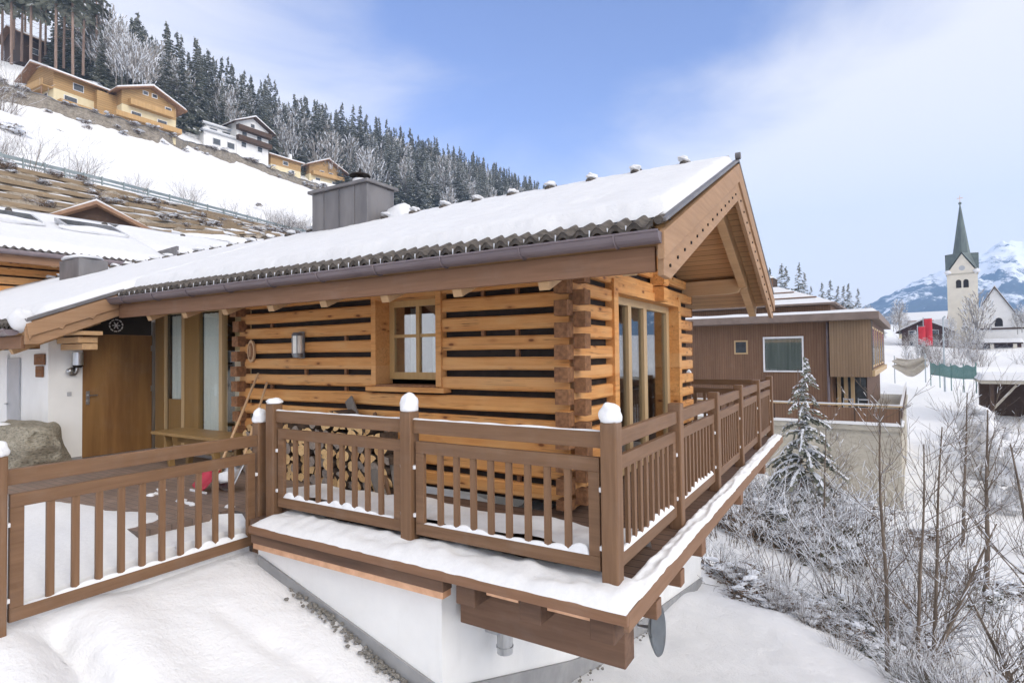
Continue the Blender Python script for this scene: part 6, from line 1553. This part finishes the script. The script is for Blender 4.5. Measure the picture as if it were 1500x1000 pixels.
# young bare trees in front
def bare_tree(u, v, d, ut, vt, seed, r, label, spread=1.0, kids=(2,4), dep=2, group=None, low=0.25):
    b = at(u, v, d); b.z = min(b.z, gz(b.x, b.y)); tp_ = at(ut, vt, d*1.02); t = thing('bare_tree', label, 'tree', b, 0, group)
    rnd = random.Random(seed); mb = MB(); ax_ = tp_-b; n = 12; pts = []; rad = []
    for i in range(n+1):
        f = i/n; pts.append(ax_*f+Vector((noise.noise(Vector((f*2, seed, 0)))*0.05*ax_.length*.4, noise.noise(Vector((f*2, seed, 5)))*0.05*ax_.length*.4, 0))*(f*(1.2-f)*2)); rad.append(r*(1-0.82*f)+0.003)
    mb.tube(pts, rad, 8, cap=False); mb.build('trunk', m_twig, t, world=False)
    br_ = MB()
    for k in range(int(12*spread)):
        f = low+(0.98-low)*rnd.random(); i = min(n-1, int(f*n)); o_ = pts[i].lerp(pts[i+1], f*n-i); a = rnd.uniform(0, 6.283)
        d_ = Vector((math.cos(a), math.sin(a), rnd.uniform(.5, 1.6))); branch(br_, rnd, o_, d_, ax_.length*rnd.uniform(.22,.42)*(1.15-f*.6), max(0.0035, rad[i]*0.36), dep, 0.30, 0.2, 0.16, 5, kids, 4, 0.55)
    br_.build('branches', [m_twig, m_frost], t, world=False); return t
bare_tree(1080, 792, 8.3, 1073, 560, 1, 0.030, 'straight young bare tree, leftmost of the row at the foot of the snow bank')
bare_tree(1106, 812, 8.0, 1112, 590, 2, 0.026, 'slim bare tree with dark stem, second of the row beyond the snow bank')
bare_tree(1119, 812, 8.4, 1128, 575, 3, 0.028, 'bare tree with twin stem, third of the row beyond the snow bank')
bare_tree(1108, 770, 8.2, 1176, 660, 4, 0.032, 'leaning bare tree whose trunk slants to the right behind the slim ones', 1.2)
bare_tree(1165, 690, 15, 1168, 560, 5, 0.07, 'bare tree with fine crown standing on the far side of the gully')
bare_tree(1208, 830, 9, 1150, 720, 6, 0.04, 'low bare branchy tree reaching in from the right edge', 1.5, (3,5), 2, None, 0.05)
bare_tree(1225, 760, 12, 1188, 590, 7, 0.06, 'bare tree leaning in from the right edge above the branchy one', 1.3)
bare_tree(1022, 640, 17, 1026, 575, 8, 0.04, 'small bare tree in the thicket below the modern house')
bare_tree(1145, 640, 20, 1150, 545, 9, 0.06, 'thin bare tree before the snowy hedge')
bare_tree(1255, 800, 10, 1265, 600, 10, 0.05, 'bare tree beyond the right end of the gully')
bare_tree(1305, 820, 11, 1300, 620, 11, 0.05, 'bare tree furthest right on the gully edge')
# fallen twigs and tufts over the gully: uncountable ground cover
rnd = random.Random(12); gc = MB()
for k in range(800):
    x = rnd.uniform(-1.5, 11); y = rnd.uniform(4, 24)
    if (x+1.5)*0.75+(y-9.1)*0.65 < 0.55: continue
    if noise.noise(Vector((x*0.5, y*0.5, 0))) < 0.0: continue
    z = gz(x, y); d = Vector((rnd.uniform(-1,1), rnd.uniform(-1,1), rnd.uniform(.1,1.1)))
    branch(gc, rnd, Vector((x, y, z-0.03)), d, rnd.uniform(.25,.8), 0.006, 1 if k % 3 == 0 else 0, 0.0, 0.35, 0.45, 3, (1,3), 3, 0.7)
o = gc.build('ground_twigs', [m_twig, m_frost]); tag(o, 'tangle of fine twigs sticking out of the gully snow', 'undergrowth', kind='stuff')

# ------------------------------------------------------------------ air
hz = MB().box(-3300, 3300, -3300, 3300, -190, 720)
k = bpy.data.materials.new('haze air'); k.use_nodes = True; n = k.node_tree.nodes; n.remove(n['Principled BSDF'])
pv = n.new('ShaderNodeVolumePrincipled'); pv.inputs['Density'].default_value = 0.00024; pv.inputs['Color'].default_value = (0.36, 0.60, 1.0, 1); pv.inputs['Anisotropy'].default_value = 0.0
k.node_tree.links.new(pv.outputs[0], n['Material Output'].inputs['Volume'])
o = hz.build('haze', k); tag(o, 'thin winter haze in the air of the valley', 'haze', kind='stuff')
